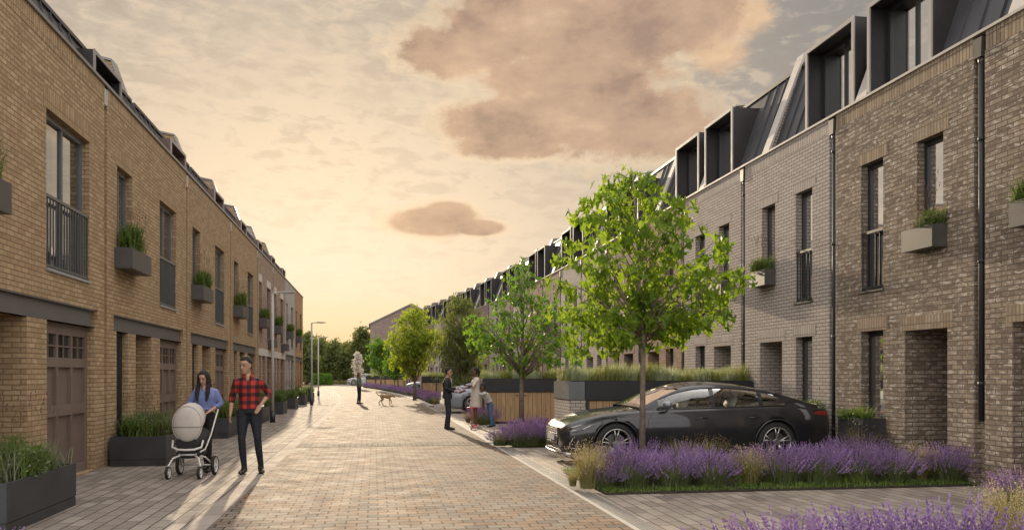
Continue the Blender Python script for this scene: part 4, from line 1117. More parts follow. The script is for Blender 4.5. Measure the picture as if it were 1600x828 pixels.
# ------------------------------------------------------------------ bin stores with planted roofs
def woodmat():
    m, q, p, out = newmat('timber_boards')
    tcn = q.n('ShaderNodeUVMap'); tcn.uv_map = 'UVMap'
    mp = q.n('ShaderNodeMapping'); q.l(tcn.outputs[0], mp.inputs[0]); mp.inputs['Location'].default_value = (50, 5, 0)
    s_ = q.n('ShaderNodeSeparateXYZ'); q.l(mp.outputs[0], s_.inputs[0])
    bw = q.m('MULTIPLY', s_.outputs[0], 1/0.145); bid = q.m('FLOOR', bw); fr = q.m('FRACT', bw)
    wn = q.n('ShaderNodeTexWhiteNoise'); wn.noise_dimensions = '1D'; q.l(bid, wn.inputs['W'])
    cv_ = q.n('ShaderNodeCombineXYZ'); q.l(q.m('ADD', q.m('MULTIPLY', s_.outputs[0], 22.0), q.m('MULTIPLY', wn.outputs[0], 50)), cv_.inputs[0]); q.l(q.m('MULTIPLY', s_.outputs[1], 1.6), cv_.inputs[1]); q.l(wn.outputs[0], cv_.inputs[2])
    gr = q.noise(cv_.outputs[0], 1.0, 5, 0.62, 1.2)
    col = q.ramp(gr, [(0.25, (0.24, 0.145, 0.07, 1)), (0.5, (0.40, 0.265, 0.135, 1)), (0.75, (0.50, 0.35, 0.19, 1))])
    col = q.mix(q.m('MULTIPLY', wn.outputs[0], 0.35), col, (0.29, 0.185, 0.095, 1))
    vo = q.n('ShaderNodeTexVoronoi'); vo.feature = 'F1'; vo.inputs['Scale'].default_value = 2.2; q.l(mp.outputs[0], vo.inputs['Vector'])
    col = q.mix(q.mapr(vo.outputs['Distance'], 0.02, 0.10, 0.75, 0.0), col, (0.09, 0.045, 0.02, 1))
    gap = q.m('GREATER_THAN', q.m('ABSOLUTE', q.m('SUBTRACT', fr, 0.5)), 0.47)
    q.l(q.mix(gap, col, (0.04, 0.025, 0.015, 1)), p.inputs['Base Color']); p.inputs['Roughness'].default_value = 0.7
    b = q.n('ShaderNodeBump'); b.inputs['Distance'].default_value = 0.004; q.l(q.m('SUBTRACT', 1.0, gap), b.inputs['Height']); q.l(b.outputs[0], p.inputs['Normal'])
    return m
M['wood'] = woodmat()
M['store_black'] = pmat('store_black', (0.024, 0.025, 0.028), 0.5, 0.1, 3, 0.2)
def roofgrass(x0, x1, y0, y1, seed, h=0.42, dens=1300):
    rng = random.Random(seed); mb = MB()
    n = int((x1-x0)*(y1-y0)*dens)
    for k in range(n):
        x = rng.uniform(x0, x1); y = rng.uniform(y0, y1)
        c = mnoise.noise(Vector((x*1.3, y*1.3, seed)))
        hh = h*(0.75+0.55*c)*rng.uniform(0.5, 1.1)
        mat = 0 if mnoise.noise(Vector((x*2.1+9, y*2.1, seed))) > 0.02 else (2 if rng.random() < 0.5 else 1)
        blade(mb, rng, (x, y, 0), max(0.06, hh), rng.uniform(0.02, 0.16), rng.random()*6.283, 0.006, mat, 3, 0.7)
    return mb
def store(x0, x1, y, depth, panels, lab, seed, brickend=False, dens=1300, brickw=0.35):
    w = x1-x0; r_ = empty('bin_store', (x0, y, 0))
    xs = x0
    bx_ = 0.0
    if brickend:
        bx_ = 0.36
        pr = MB().box(0.0, bx_, 0.02, depth, 0, 1.02)
        pr.build('brick_pier', M['buff'], r_)
        # grey panels above the pier
        MB().box(0.0, 0.34, 0.0, 0.02, 1.02, 1.40).box(-0.012, 0.0, 0.0, depth, 1.02, 1.40).build('corner_panel', M['frame_grey'], r_)
    fr = MB(); fr.box(bx_ if brickend else 0.0, w, 0.0, depth, 1.0, 1.40)            # planted roof tray
    if brickend: fr.box(0.0, bx_, 0.021, depth, 1.021, 1.399)
    fr.build('roof_tray', M['store_black'], r_)
    MB().box(0.03, w-0.03, 0.03, depth-0.03, 1.4, 1.42).build('soil', M['soil'], r_)
    ps = MB(); n = panels
    for i in range(n+1):
        xx = bx_+0.035+(w-bx_-0.07)*i/n
        ps.box(xx-0.035, xx+0.035, 0.012, 0.08, 0, 1.0)
    ps.box(bx_+0.02, w-0.02, depth-0.06, depth-0.02, 0, 1.0).box(w-0.04, w-0.005, 0.08, depth-0.06, 0, 1.0)
    if not brickend: ps.box(0.005, 0.04, 0.08, depth-0.06, 0, 1.0)
    ps.build('frame', M['store_black'], r_)
    for i in range(n):
        xa_ = bx_+0.075+(w-bx_-0.07)*i/n; xb_ = bx_-0.005+(w-bx_-0.07)*(i+1)/n
        d_ = MB().box(xa_, xb_, 0.03, 0.06, 0.06, 0.985).build('timber_door', M['wood'], r_)
        MB().box(xb_-0.14 if i % 2 == 0 else xa_+0.02, xb_-0.02 if i % 2 == 0 else xa_+0.14, 0.012, 0.03, 0.88, 0.90).build('latch', M['store_black'], d_)
    tag(r_, lab, 'bin store')
    o = roofgrass(0.04, w-0.04, 0.04, depth-0.04, seed, dens=dens).build('roof_grass', [M['blue_grass'], M['grass'], M['straw']])
    o.location = (x0, y, 1.42); tag(o, 'feathery grasses covering the roof of the '+lab.split(' with ')[0], 'grasses', kind='stuff')
    return r_
store(4.10, 8.28, 17.3, 1.5, 3, 'black bin store behind the dark car with timber doors and a brick pier', 11, True, 1700)
store(3.35, 8.25, 26.0, 1.4, 4, 'long black bin store behind the woman and child with knotty timber doors', 12, False, 1300)
store(3.20, 7.3, 57.6, 1.6, 4, 'distant black bin store behind the silver car with timber doors', 13, False, 500)
store(-1.0, 4.6, 99.0, 2.0, 5, 'farthest black bin store at the bend with five timber panels', 14, False, 160)

# ------------------------------------------------------------------ trees
def leaf_pts(L, rng, kind):
    if kind == 'maple':
        o = [(0, 0), (0.10, 0.30), (0.02, 0.36), (0.22, 0.45), (0.52, 0.30), (0.46, 0.52), (0.40, 0.62), (0.20, 0.62), (0.22, 0.78), (0.0, 1.05)]
        o = [(a*0.95, b_) for a, b_ in o]
        return [(a*L, b_*L) for a, b_ in o]
    return [(0, 0), (0.13*L, 0.4*L), (0, L)]
def add_leaf(mb, p, d, up, L, rng, kind='maple', mat=0):
    """two halves folded a little along the midrib"""
    d = d.normalized(); side = d.cross(up)
    if side.length < 1e-3: side = d.orthogonal()
    side.normalize(); nrm = side.cross(d).normalized()
    fold = rng.uniform(0.05, 0.35); pts = leaf_pts(L, rng, kind)
    for sg in (1, -1):
        q_ = []
        for (a, b_) in pts:
            curl = -0.22*(b_/L)**2*L
            q_.append(p + d*b_ + side*(a*sg) + nrm*(a*fold+curl))
        mb.face(q_ if sg > 0 else list(reversed(q_)), mat, [(0, 0)]*len(q_))

def tree(name, base, trunk_pts, tips, leaf_L, per_tip, mats, label, cat='tree', kind='maple', rad=0.05, seed=1, spread=0.22, bark='bark', droop=0.6, group=None, mid=0, leafmats=1):
    """base: world position; trunk_pts: local leader; tips: local limb ends that carry leaf sprays"""
    rng = random.Random(seed); root = empty(name, base)
    mb = MB(); tp = [Vector(p) for p in trunk_pts]
    n = len(tp); rr = [rad*(1-0.82*(i/(n-1))**0.9) for i in range(n)]; rr[0] *= 1.25
    mb.tube(tp, rr, 10)
    cum = [0]
    for a, b_ in zip(tp, tp[1:]): cum.append(cum[-1]+(b_-a).length)
    def on(h):
        for i in range(n-1):
            if tp[i].z <= h <= tp[i+1].z:
                f = (h-tp[i].z)/max(1e-6, tp[i+1].z-tp[i].z); return tp[i].lerp(tp[i+1], f), rr[i]*(1-f)+rr[i+1]*f
        return tp[-1], rr[-1]
    fork = tp[1].z if n > 2 else tp[0].z
    clear = trunk_pts[1][2]
    lf = MB(); sprays = []
    for tip in tips:
        T_ = Vector(tip); hd = math.hypot(T_.x, T_.y)
        h0 = max(clear*rng.uniform(0.92, 1.04), T_.z-hd*rng.uniform(0.7, 1.15)-rng.uniform(0.05, 0.3)); h0 = min(h0, tp[-1].z*0.95)
        s_, r0 = on(h0)
        m1 = s_.lerp(T_, 0.35)+Vector((rng.uniform(-.06, .06), rng.uniform(-.06, .06), 0.10*hd)); m2 = s_.lerp(T_, 0.72)+Vector((rng.uniform(-.06, .06), rng.uniform(-.06, .06), 0.10*hd))
        r1 = min(r0*0.4, 0.004+0.0075*(T_-s_).length*rad/0.05)
        mb.tube([s_, m1, m2, T_], [r1, r1*0.75, r1*0.5, 0.003], 5)
        sprays.append((s_, m1, m2, T_))
        for j in range(4):
            f = rng.uniform(0.45, 1.0); c_ = (m1.lerp(m2, (f-0.35)/0.37) if f < 0.72 else m2.lerp(T_, (f-0.72)/0.28))
            e = c_+Vector((rng.gauss(0, 1), rng.gauss(0, 1), rng.gauss(0.1, 0.7))).normalized()*rng.uniform(0.5, 1.0)*spread*1.3
            mb.tube([c_, c_.lerp(e, 0.5)+Vector((0, 0, 0.02)), e], [0.004, 0.003, 0.0015], 4, caps=False)
            sprays.append((c_, None, None, e))
            for q_ in range(per_tip//6):
                a = c_.lerp(e, rng.uniform(0.3, 1.08)); off = Vector((rng.gauss(0, 1), rng.gauss(0, 1), rng.gauss(0, 0.8))).normalized()*rng.uniform(0.02, leaf_L*0.7)
                dd = (off.normalized()*0.8+Vector((0, 0, -droop))+Vector((rng.gauss(0, .35), rng.gauss(0, .35), rng.gauss(0, .25))))
                add_leaf(lf, a+off, dd, Vector((rng.gauss(0, .5), rng.gauss(0, .5), 1)), leaf_L*rng.uniform(0.6, 1.15), rng, kind, 0)
        for q_ in range(per_tip//3):
            a = T_+Vector((rng.gauss(0, 1), rng.gauss(0, 1), rng.gauss(0, 0.8)))*spread*0.5
            dd = Vector((a.x-T_.x, a.y-T_.y, -droop*0.3)); dd = dd.normalized()+Vector((rng.gauss(0, .4), rng.gauss(0, .4), -droop))
            add_leaf(lf, a, dd, Vector((rng.gauss(0, .5), rng.gauss(0, .5), 1)), leaf_L*rng.uniform(0.6, 1.15), rng, kind, 0)
    mb.build('trunk', M[bark], root)
    lf.build('crown', mats, root)
    return tag(root, label, cat, group)

def tips_px(pts, d, base, seed, jitter=0.5, back=0.9, dup=1, ju=8):
    """limb ends read off the picture, spread in depth so the crown is round"""
    rng = random.Random(seed); res = []
    for (u, v) in pts:
        for k in range(dup):
            dd = d+rng.uniform(-back, back); uu = u+rng.uniform(-ju, ju)*(1 if dup > 1 else 0.3); vv = v+rng.uniform(-ju, ju)*(1 if dup > 1 else 0.3)
            p = P(uu, dd); p.z = zat(vv, dd)
            res.append(tuple(p-Vector(base)))
    return res

# nearest maple, in the lavender bed
dA = 12.15; bA = P(1003, dA, 0.0)
ptsA = [(985, 266), (975, 285), (1012, 278), (944, 280), (940, 300), (952, 318), (912, 318), (905, 345), (925, 335), (960, 345), (1000, 310), (1040, 300), (1060, 315), (1078, 325), (1035, 330), (1075, 345),
        (1015, 345), (985, 350), (1050, 360), (1065, 380), (1000, 380), (960, 375), (925, 375), (892, 370), (878, 400), (905, 405), (935, 410), (970, 415), (1010, 410), (1045, 395), (1030, 425),
        (1125, 370), (1130, 395), (1105, 410), (1095, 430), (1145, 420), (1155, 435), (1135, 450), (1120, 465), (875, 440), (900, 450), (930, 445), (960, 450), (990, 445), (1020, 455), (1060, 440), (1075, 460),
        (880, 480), (905, 490), (935, 485), (965, 490), (1000, 485), (1035, 485), (1065, 490), (1095, 485), (1120, 490), (1135, 485), (1105, 500), (885, 515), (915, 520), (945, 515), (975, 520), (1045, 510), (1075, 510), (1050, 530), (950, 540), (905, 545), (930, 470), (1000, 460)]
tree('maple_tree', bA, [(0, 0, 0), (0.02, 0.0, zat(525, dA)), (-0.03, 0.02, zat(470, dA)), (-0.05, 0, zat(400, dA)), (-0.1, 0.03, zat(320, dA)), (-0.14, 0, zat(268, dA))],
     tips_px(ptsA, dA, bA, 5, back=0.95), 0.19, 24, [M['maple']], 'slender young maple with bright green leaves, nearest tree, beside the dark car', seed=11, rad=0.043, spread=0.16)

dB = 19.3; bB = P(815, dB, 0.0)
ptsB = [(815, 412), (800, 430), (826, 425), (790, 450), (838, 440), (775, 470), (805, 455), (820, 470), (850, 460), (870, 470), (760, 490), (785, 485), (800, 495), (835, 490), (862, 492), (885, 490), (745, 510), (765, 520), (790, 515), (815, 510),
        (845, 515), (875, 510), (900, 505), (755, 540), (775, 545), (800, 540), (830, 540), (855, 535), (885, 545), (905, 520), (740, 525), (790, 560), (860, 558), (895, 560), (910, 480), (740, 500), (820, 560)]
tree('maple_tree', bB, [(0, 0, 0), (0, 0, zat(585, dB)), (0.03, 0.02, zat(530, dB)), (0.0, 0, zat(470, dB)), (0.02, 0, zat(415, dB))],
     tips_px(ptsB, dB, bB, 6, back=1.2, ju=6, dup=2), 0.15, 19, [M['maple_deep']], 'second maple, deeper green, in the bed before the knotty timber bin store', seed=12, rad=0.055, spread=0.26)

dD = 50.0; bD = P(648, dD, 0.0)
rng = random.Random(9)
def ball(u, v, ru, rv, n, rng):
    out_ = []
    for _ in range(n):
        a = rng.random()*6.283; r_ = math.sqrt(rng.random())
        out_.append((u+ru*r_*math.cos(a)*(1-0.25*max(0, math.sin(a))), v-rv*r_*math.sin(a)))
    return out_
tree('maple_tree', bD, [(0, 0, 0), (0, 0, zat(597, dD)), (0, 0.02, zat(550, dD)), (0, 0, zat(485, dD))],
     tips_px(ball(648, 533, 40, 50, 110, rng)+[(688, 520), (692, 530), (645, 480)], dD, bD, 8, back=1.6), 0.24, 34, [M['maple_gold']], 'round golden green maple, third tree along the road', seed=13, rad=0.10, spread=0.42)

# feathery willow-leaved tree
dC = 38.0; bC = P(722, dC, 0.0); rng = random.Random(21)
tree('willow_tree', bC, [(0, 0, 0), (0.05, 0, zat(600, dC)), (-0.05, 0, zat(560, dC)), (0.05, 0, zat(510, dC)), (0, 0, zat(465, dC))],
     tips_px(ball(722, 535, 42, 68, 120, rng)+[(715, 462), (730, 470), (705, 475)], dC, bC, 9, back=1.3), 0.22, 60, [M['willow']], 'feathery olive green willow tree behind the woman in the cream dress', kind='thin', seed=14, rad=0.10, spread=0.36, droop=1.3)
dE = 84.0; bE = P(595, dE, 0.0); rng = random.Random(22)
tree('maple_tree', bE, [(0, 0, 0), (0, 0, zat(585, dE)), (0, 0, zat(560, dE)), (0, 0, zat(530, dE))], tips_px(ball(595, 554, 18, 27, 60, rng), dE, bE, 9, back=1.5), 0.30, 40, [M['maple_deep']],
     'small maple before the gabled house at the bend of the road', seed=15, rad=0.09, spread=0.5)
dE2 = 70.0; bE2 = P(622, dE2, 0.0); rng = random.Random(23)
tree('maple_tree', bE2, [(0, 0, 0), (0, 0, zat(592, dE2)), (0, 0, zat(565, dE2)), (0, 0, zat(545, dE2))], tips_px(ball(617, 567, 14, 20, 36, rng), dE2, bE2, 9, back=1.2), 0.26, 36, [M['maple_deep']],
     'small dark maple half hidden left of the golden maple', seed=16, rad=0.07, spread=0.42)
dF = 92.0; bF = P(559, dF, 0.0); rng = random.Random(24)
tree('blossom_tree', bF, [(0, 0, 0), (0, 0, 0.5), (0, 0, 2.0), (0, 0, zat(550, dF))], tips_px(ball(559, 568, 5.5, 18, 46, rng)+[(559, 549), (560, 553)], dF, bF, 4, back=0.35), 0.16, 40, [M['blossom']],
     'narrow white blossom tree behind the distant woman', seed=17, rad=0.06, spread=0.2, droop=0.2)
far = [(478, 588, 14, 40, 128, 'dark green tree beside the end of the left houses'), (497, 556, 16, 30, 150, 'olive tree behind the street lamps'), (522, 560, 17, 30, 145, 'rounded tree left of the blossom tree'),
       (545, 562, 14, 26, 140, 'green tree just behind the blossom tree'), (566, 550, 17, 36, 132, 'tall green tree beside the gabled house'), (582, 560, 12, 28, 128, 'green tree against the corner of the gabled house'),
       (510, 570, 16, 20, 165, 'low bushy tree behind the lamps'), (536, 575, 14, 16, 160, 'low bushy tree left of the distant woman'), (455, 562, 18, 34, 160, 'tree beyond the last house on the left'), (430, 565, 20, 30, 170, 'far tree hidden behind the left row')]
for i, (u, v, ru, rv, d, lab) in enumerate(far):
    rng = random.Random(60+i); b_ = P(u, d, 0.0); top = v-rv
    if i == 0: v = 560
    tree('broadleaf_tree', b_, [(0, 0, 0), (0, 0, 1.6), (0, 0, zat(v+5, d)), (0, 0, zat(v-rv*0.85, d))], tips_px(ball(u, v, ru, rv, 90, rng)+ball(u, 584, ru*0.8, 8, 24, rng), d, b_, 30+i, back=2.5), 0.5, 42, [M['forest']],
         lab+' at the end of the street', 'tree', seed=70+i, rad=0.2, spread=0.95, bark='bark_dark', group='trees closing the end of the street')
# far wood that reads as one mass
rng = random.Random(3); mb = MB()
for k in range(26000):
    x = rng.uniform(-190, 110); y = rng.uniform(215, 245)
    hh = 9+3.0*mnoise.noise(Vector((x*0.05, 0, 3)))+1.8*mnoise.noise(Vector((x*0.2, 5, 3)))
    z = rng.uniform(0, 1)**0.7*hh; L_ = rng.uniform(0.6, 1.4)
    a = Vector((rng.gauss(0, 1), rng.gauss(0, 1), rng.gauss(0, 1))).normalized(); b2 = a.orthogonal().normalized()
    c = Vector((x, y, z)); mb.face([c-a*L_, c+b2*L_*0.6, c+a*L_, c-b2*L_*0.6], 0, [(0, 0)]*4)
tag(mb.build('distant_wood', M['forest']), 'distant wood along the horizon', 'wood', kind='stuff')
rng = random.Random(5); mb = MB()
for k in range(5000):
    x = rng.uniform(-1.6, 1.6); y = rng.uniform(-2.4, 2.4); z = rng.uniform(0, 1.7)
    L_ = rng.uniform(0.08, 0.18); a = Vector((rng.gauss(0, 1), rng.gauss(0, 1), rng.gauss(0, 1))).normalized(); b2 = a.orthogonal().normalized()
    c = Vector((x*(1-0.12*z), y*(1-0.1*z), z)); mb.face([c-a*L_, c+b2*L_*0.6, c+a*L_, c-b2*L_*0.6], 0, [(0, 0)]*4)
hd_ = mb.build('hedge', M['maple_deep']); hd_.location = P(504, 125); tag(hd_, 'clipped green hedge at the far left end of the road', 'hedge')
mb = MB(); rng = random.Random(6)
for k in range(9000):
    p = P(rng.uniform(505, 560), rng.uniform(136, 160)); blade(mb, rng, (p.x, p.y, 0), rng.uniform(0.3, 0.8), rng.uniform(0.05, 0.3), rng.random()*6.28, 0.05, 0, 2)
tag(mb.build('meadow_grass', M['straw']), 'pale meadow grass beyond the bend of the road', 'grass', kind='stuff')

# ------------------------------------------------------------------ helpers for organic shapes and booleans
def eval_mods(o, mods):
    for t_, kw in mods:
        md = o.modifiers.new(t_, t_)
        for k, v in kw.items(): setattr(md, k, v)
    dg = bpy.context.evaluated_depsgraph_get(); dg.update()
    me = bpy.data.meshes.new_from_object(o.evaluated_get(dg), depsgraph=dg)
    o.modifiers.clear()
    return me
def organic(name, mb, mat, parent, voxel=0.011, smooth=4, extra=None, extramats=()):
    """union the closed shapes of mb into one continuous skin"""
    o = mb.build(name, mat)
    me = eval_mods(o, [('REMESH', dict(mode='VOXEL', voxel_size=voxel, use_smooth_shade=True)), ('SMOOTH', dict(iterations=smooth, factor=0.5))])
    old = o.data; o.data = me; bpy.data.meshes.remove(old)
    me.materials.clear(); me.materials.append(mat)
    if extra is not None:
        for m_ in extramats: me.materials.append(m_)
        ob2 = extra.build('tmp', [mat]+list(extramats)); bm = bmesh.new(); bm.from_mesh(me); bm.from_mesh(ob2.data); bm.to_mesh(me); bm.free()
        d2 = ob2.data; bpy.data.objects.remove(ob2); bpy.data.meshes.remove(d2)
    me.polygons.foreach_set('use_smooth', [True]*len(me.polygons)); me.name = name
    o.name = name
    if parent is not None: o.parent = parent
    return o

# ------------------------------------------------------------------ cars
def carpaint(name, c, metal=0.6, rough=0.28):
    m, q, p, out = newmat(name)
    tcn = q.n('ShaderNodeTexCoord')
    p.inputs['Base Color'].default_value = (*c, 1); p.inputs['Metallic'].default_value = metal
    q.l(q.mapr(q.noise(tcn.outputs['Object'], 3.0, 4, 0.6), 0.3, 0.7, rough+0.06, rough+0.20), p.inputs['Roughness'])
    p.inputs['Coat Weight'].default_value = 1.0; p.inputs['Coat Roughness'].default_value = 0.045
    return m
M['paint_dark'] = carpaint('paint_dark', (0.026, 0.025, 0.028), 0.4, 0.22)
M['paint_silver'] = carpaint('paint_silver', (0.24, 0.26, 0.30), 0.6, 0.3)
M['paint_white'] = carpaint('paint_white', (0.36, 0.35, 0.34), 0.1, 0.35)
M['tyre'] = pmat('tyre_rubber', (0.018, 0.018, 0.018), 0.75, 0, 9, 0.2)
M['alloy'] = pmat('alloy', (0.50, 0.48, 0.46), 0.25, 0.9, 5, 0.08)
M['disc'] = pmat('brake_disc', (0.16, 0.15, 0.15), 0.4, 0.8, 5, 0.08)
M['trim_black'] = pmat('trim_black', (0.012, 0.012, 0.013), 0.3, 0, 5, 0.1)
M['chrome'] = pmat('chrome', (0.6, 0.58, 0.55), 0.15, 1.0, 5, 0.05)
M['lamp_red'] = pmat('lamp_red', (0.25, 0.008, 0.010), 0.12, 0, 5, 0.1, coat=1.0)
M['lamp_dark'] = pmat('lamp_dark', (0.035, 0.035, 0.038), 0.08, 0.2, 5, 0.1, coat=1.0)
M['seat'] = pmat('seat_leather', (0.42, 0.37, 0.32), 0.6, 0, 5, 0.1)
M['plate'] = pmat('number_plate', (0.6, 0.6, 0.55), 0.4, 0, 5, 0.05)
def itp(tab, x):
    xs = [a for a, _ in tab]; ys = [b for _, b in tab]
    if x <= xs[0]: return ys[0]
    if x >= xs[-1]: return ys[-1]
    for i in range(len(xs)-1):
        if xs[i] <= x <= xs[i+1]:
            h = xs[i+1]-xs[i]; f = (x-xs[i])/h
            m0 = (ys[i+1]-ys[i-1])/(xs[i+1]-xs[i-1])*h if i > 0 else (ys[i+1]-ys[i])
            m1 = (ys[i+2]-ys[i])/(xs[i+2]-xs[i])*h if i+2 < len(xs) else (ys[i+1]-ys[i])
            f2, f3 = f*f, f*f*f
            return (2*f3-3*f2+1)*ys[i]+(f3-2*f2+f)*m0+(-2*f3+3*f2)*ys[i+1]+(f3-f2)*m1
T_HW = [(0, .60), (.04, .70), (.14, .80), (.35, .885), (.65, .94), (.95, .955), (1.5, .945), (2.2, .94), (3.0, .94), (3.6, .955), (4.0, .965), (4.4, .94), (4.7, .88), (4.88, .82), (4.95, .76)]
T_ZS = [(0, .56), (.04, .62), (.14, .70), (.35, .775), (.65, .845), (.95, .885), (1.5, .925), (2.2, .945), (3.0, .965), (3.6, .985), (4.0, .99), (4.4, .975), (4.7, .95), (4.88, .93), (4.95, .86)]
T_ZC = [(0, .60), (.04, .67), (.14, .745), (.35, .82), (.65, .885), (.95, .93), (1.5, .985), (2.2, .99), (3.0, 1.0), (3.6, 1.03), (4.0, 1.05), (4.4, 1.045), (4.7, 1.02), (4.88, 1.0), (4.95, .90)]
T_ZB = [(0, .26), (.04, .20), (.3, .16), (1, .16), (4, .17), (4.6, .20), (4.88, .30), (4.95, .36)]
T_GC = [(1.38, .99), (1.6, 1.11), (1.85, 1.235), (2.1, 1.335), (2.35, 1.395), (2.65, 1.42), (3.0, 1.415), (3.35, 1.38), (3.7, 1.31), (4.0, 1.225), (4.3, 1.13), (4.55, 1.05), (4.7, 1.02)]
def section(x):
    hw, zs, zc, zb = itp(T_HW, x), itp(T_ZS, x), itp(T_ZC, x), itp(T_ZB, x)
    sw = hw-0.055-0.03*max(0, 1-x/0.6)
    zm = zb+(zs-zb)*0.52
    pts = [(0, zb), (hw*.55, zb), (hw*.86, zb+.005), (hw*.955, zb+.05), (hw*.975, zb+.14), (hw*.985, zb+(zm-zb)*.7), (hw, zm), (hw*.997, zm+(zs-zm)*.35), (hw*.982, zm+(zs-zm)*.62), (hw-.035, zs-.045),
           (sw, zs-.008), (sw*.95, zs+.006), (sw*.80, zs+(zc-zs)*.42), (sw*.55, zs+(zc-zs)*.75), (sw*.28, zs+(zc-zs)*.94), (0, zc)]
    return pts
def side_y(x, z):
    pts = section(x)[3:12]
    for (y0, z0), (y1, z1) in zip(pts, pts[1:]):
        if z0 <= z <= z1: return y0+(y1-y0)*(z-z0)/max(1e-6, z1-z0)
    return pts[0][0] if z < pts[0][1] else pts[-1][0]
def green(x):
    """cabin section: belt, rail, centre"""
    zb_ = itp(T_ZS, x)-0.004; zc = max(zb_+0.004, itp(T_GC, x)); h = zc-zb_
    yb = itp(T_HW, x)-0.075; zr = zb_+h*0.86; yr = yb-0.50*(zr-zb_)-0.02*h
    return yb, zb_, yr, zr, zc
def make_car(paint, name='parked_car'):
    root = empty(name)
    xs = sorted({0, .015, .04, .08, .14, .2, .27, .35, .45, .55, .65, .75, .85, .95, *[round(1.05+.1*i, 3) for i in range(34)], 4.45, 4.55, 4.65, 4.75, 4.82, 4.88, 4.92, 4.95})
    rows = []
    for x in xs:
        h = section(x); rows.append([(x, -y, z) for y, z in h] + [(x, y, z) for y, z in reversed(h[1:-1])])
    mb = MB().grid(rows, 0, True, True, True); mb.sm[-1] = mb.sm[-2] = False
    body = mb.build('body', paint, root, recalc=True)
    cut = MB()
    for wx in (.92, 3.85):
        for s_ in (-1, 1): cut.tube([(wx, s_*0.62, .355), (wx, s_*1.2, .355)], .395, 40)
    co = cut.build('cutter', paint)
    me = eval_mods(body, [('BOOLEAN', dict(operation='DIFFERENCE', object=co, solver='EXACT'))])
    old = body.data; body.data = me; bpy.data.meshes.remove(old); d_ = co.data; bpy.data.objects.remove(co); bpy.data.meshes.remove(d_)
    # cabin
    gx = [1.38+0.04*i for i in range(84)]; gx = [x for x in gx if x <= 4.7]
    T_ = [0, .05, .3, .6, .88, 1.0]; C_ = [.82, .6, .3, 0]
    def gp_(x, k, s_):
        yb, zb_, yr, zr, zc = green(x)
        if k < len(T_):
            t_ = T_[k]; bow = 0.03*math.sin(t_*math.pi)*min(1, (zr-zb_)/0.3); return Vector((x, s_*(yb+(yr-yb)*t_+bow), zb_+(zr-zb_)*t_))
        c = C_[k-len(T_)]; return Vector((x, s_*yr*c, zr+(zc-zr)*(1-c*c)))
    N = len(T_)+len(C_)
    roofm = MB(); gl_front = MB(); gl_rear = MB(); sides = {}
    for i in range(len(gx)-1):
        xm = (gx[i]+gx[i+1])/2
        for s_ in (-1, 1):
            for k in range(N-1):
                q_ = [gp_(gx[i], k, s_), gp_(gx[i], k+1, s_), gp_(gx[i+1], k+1, s_), gp_(gx[i+1], k, s_)]
                if s_ > 0: q_.reverse()
                tgt = roofm
                if 1 <= k <= 3:
                    sl_ = xm - 0.10*(k-1)*0.5
                    xw = xm
                    if 1.70 < xw < 2.66: tgt = sides.setdefault(('front', s_), MB())
                    elif 2.76 < xw < 3.56: tgt = sides.setdefault(('rear', s_), MB())
                    elif 3.62 < xw < 4.02-0.07*(k-1): tgt = sides.setdefault(('quarter', s_), MB())
                if k >= 5:
                    if 1.44 < xm < 2.14: tgt = gl_front
                    elif 3.42 < xm < 4.40: tgt = gl_rear
                tgt.face(q_, 0, None, True)
    rf = roofm.build('roof', paint, root, merge=0.0006)
    gl_front.build('windscreen', M['glass_car'], root, merge=0.0006); gl_rear.build('rear_window', M['glass_car'], root, merge=0.0006)
    for (nm, s_), g_ in sides.items(): g_.build('side_window', M['glass_car'], root, merge=0.0006)
    # bright trim below and above the side glass
    for s_ in (-1, 1):
        tr = MB()
        lo = [gp_(x, 0, s_)+Vector((0, s_*0.006, 0.016)) for x in gx if 1.66 <= x <= 4.05]
        tr.tube(lo, 0.006, 5); tr.build('window_trim', M['trim_black'], root); tr = MB()
        hi = [gp_(x, 4, s_)+Vector((0, s_*0.008, 0.004)) for x in gx if 1.72 <= x <= 4.0]
        tr.tube(hi, 0.006, 5)
        tr.build('window_trim', M['trim_black'], root)
    # seats
    for x in (2.25, 3.15):
        for y in (-.36, .36):
            sb = MB(); sb.tube([(x-.02, y, .75), (x+.06, y, 1.0), (x+.14, y, 1.14)], [(.22, .07), (.23, .07), (.17, .06)], 12, ref=(0, 1, 0)); sb.ellipsoid((x+.17, y, 1.215), (.05, .12, .075)); sb.build('seat', M['seat'], root)
    MB().tube([(1.95, -.55, 1.02), (1.93, -.37, 1.12), (1.95, -.18, 1.02)], .014, 6).build('steering_wheel', M['trim_black'], root)
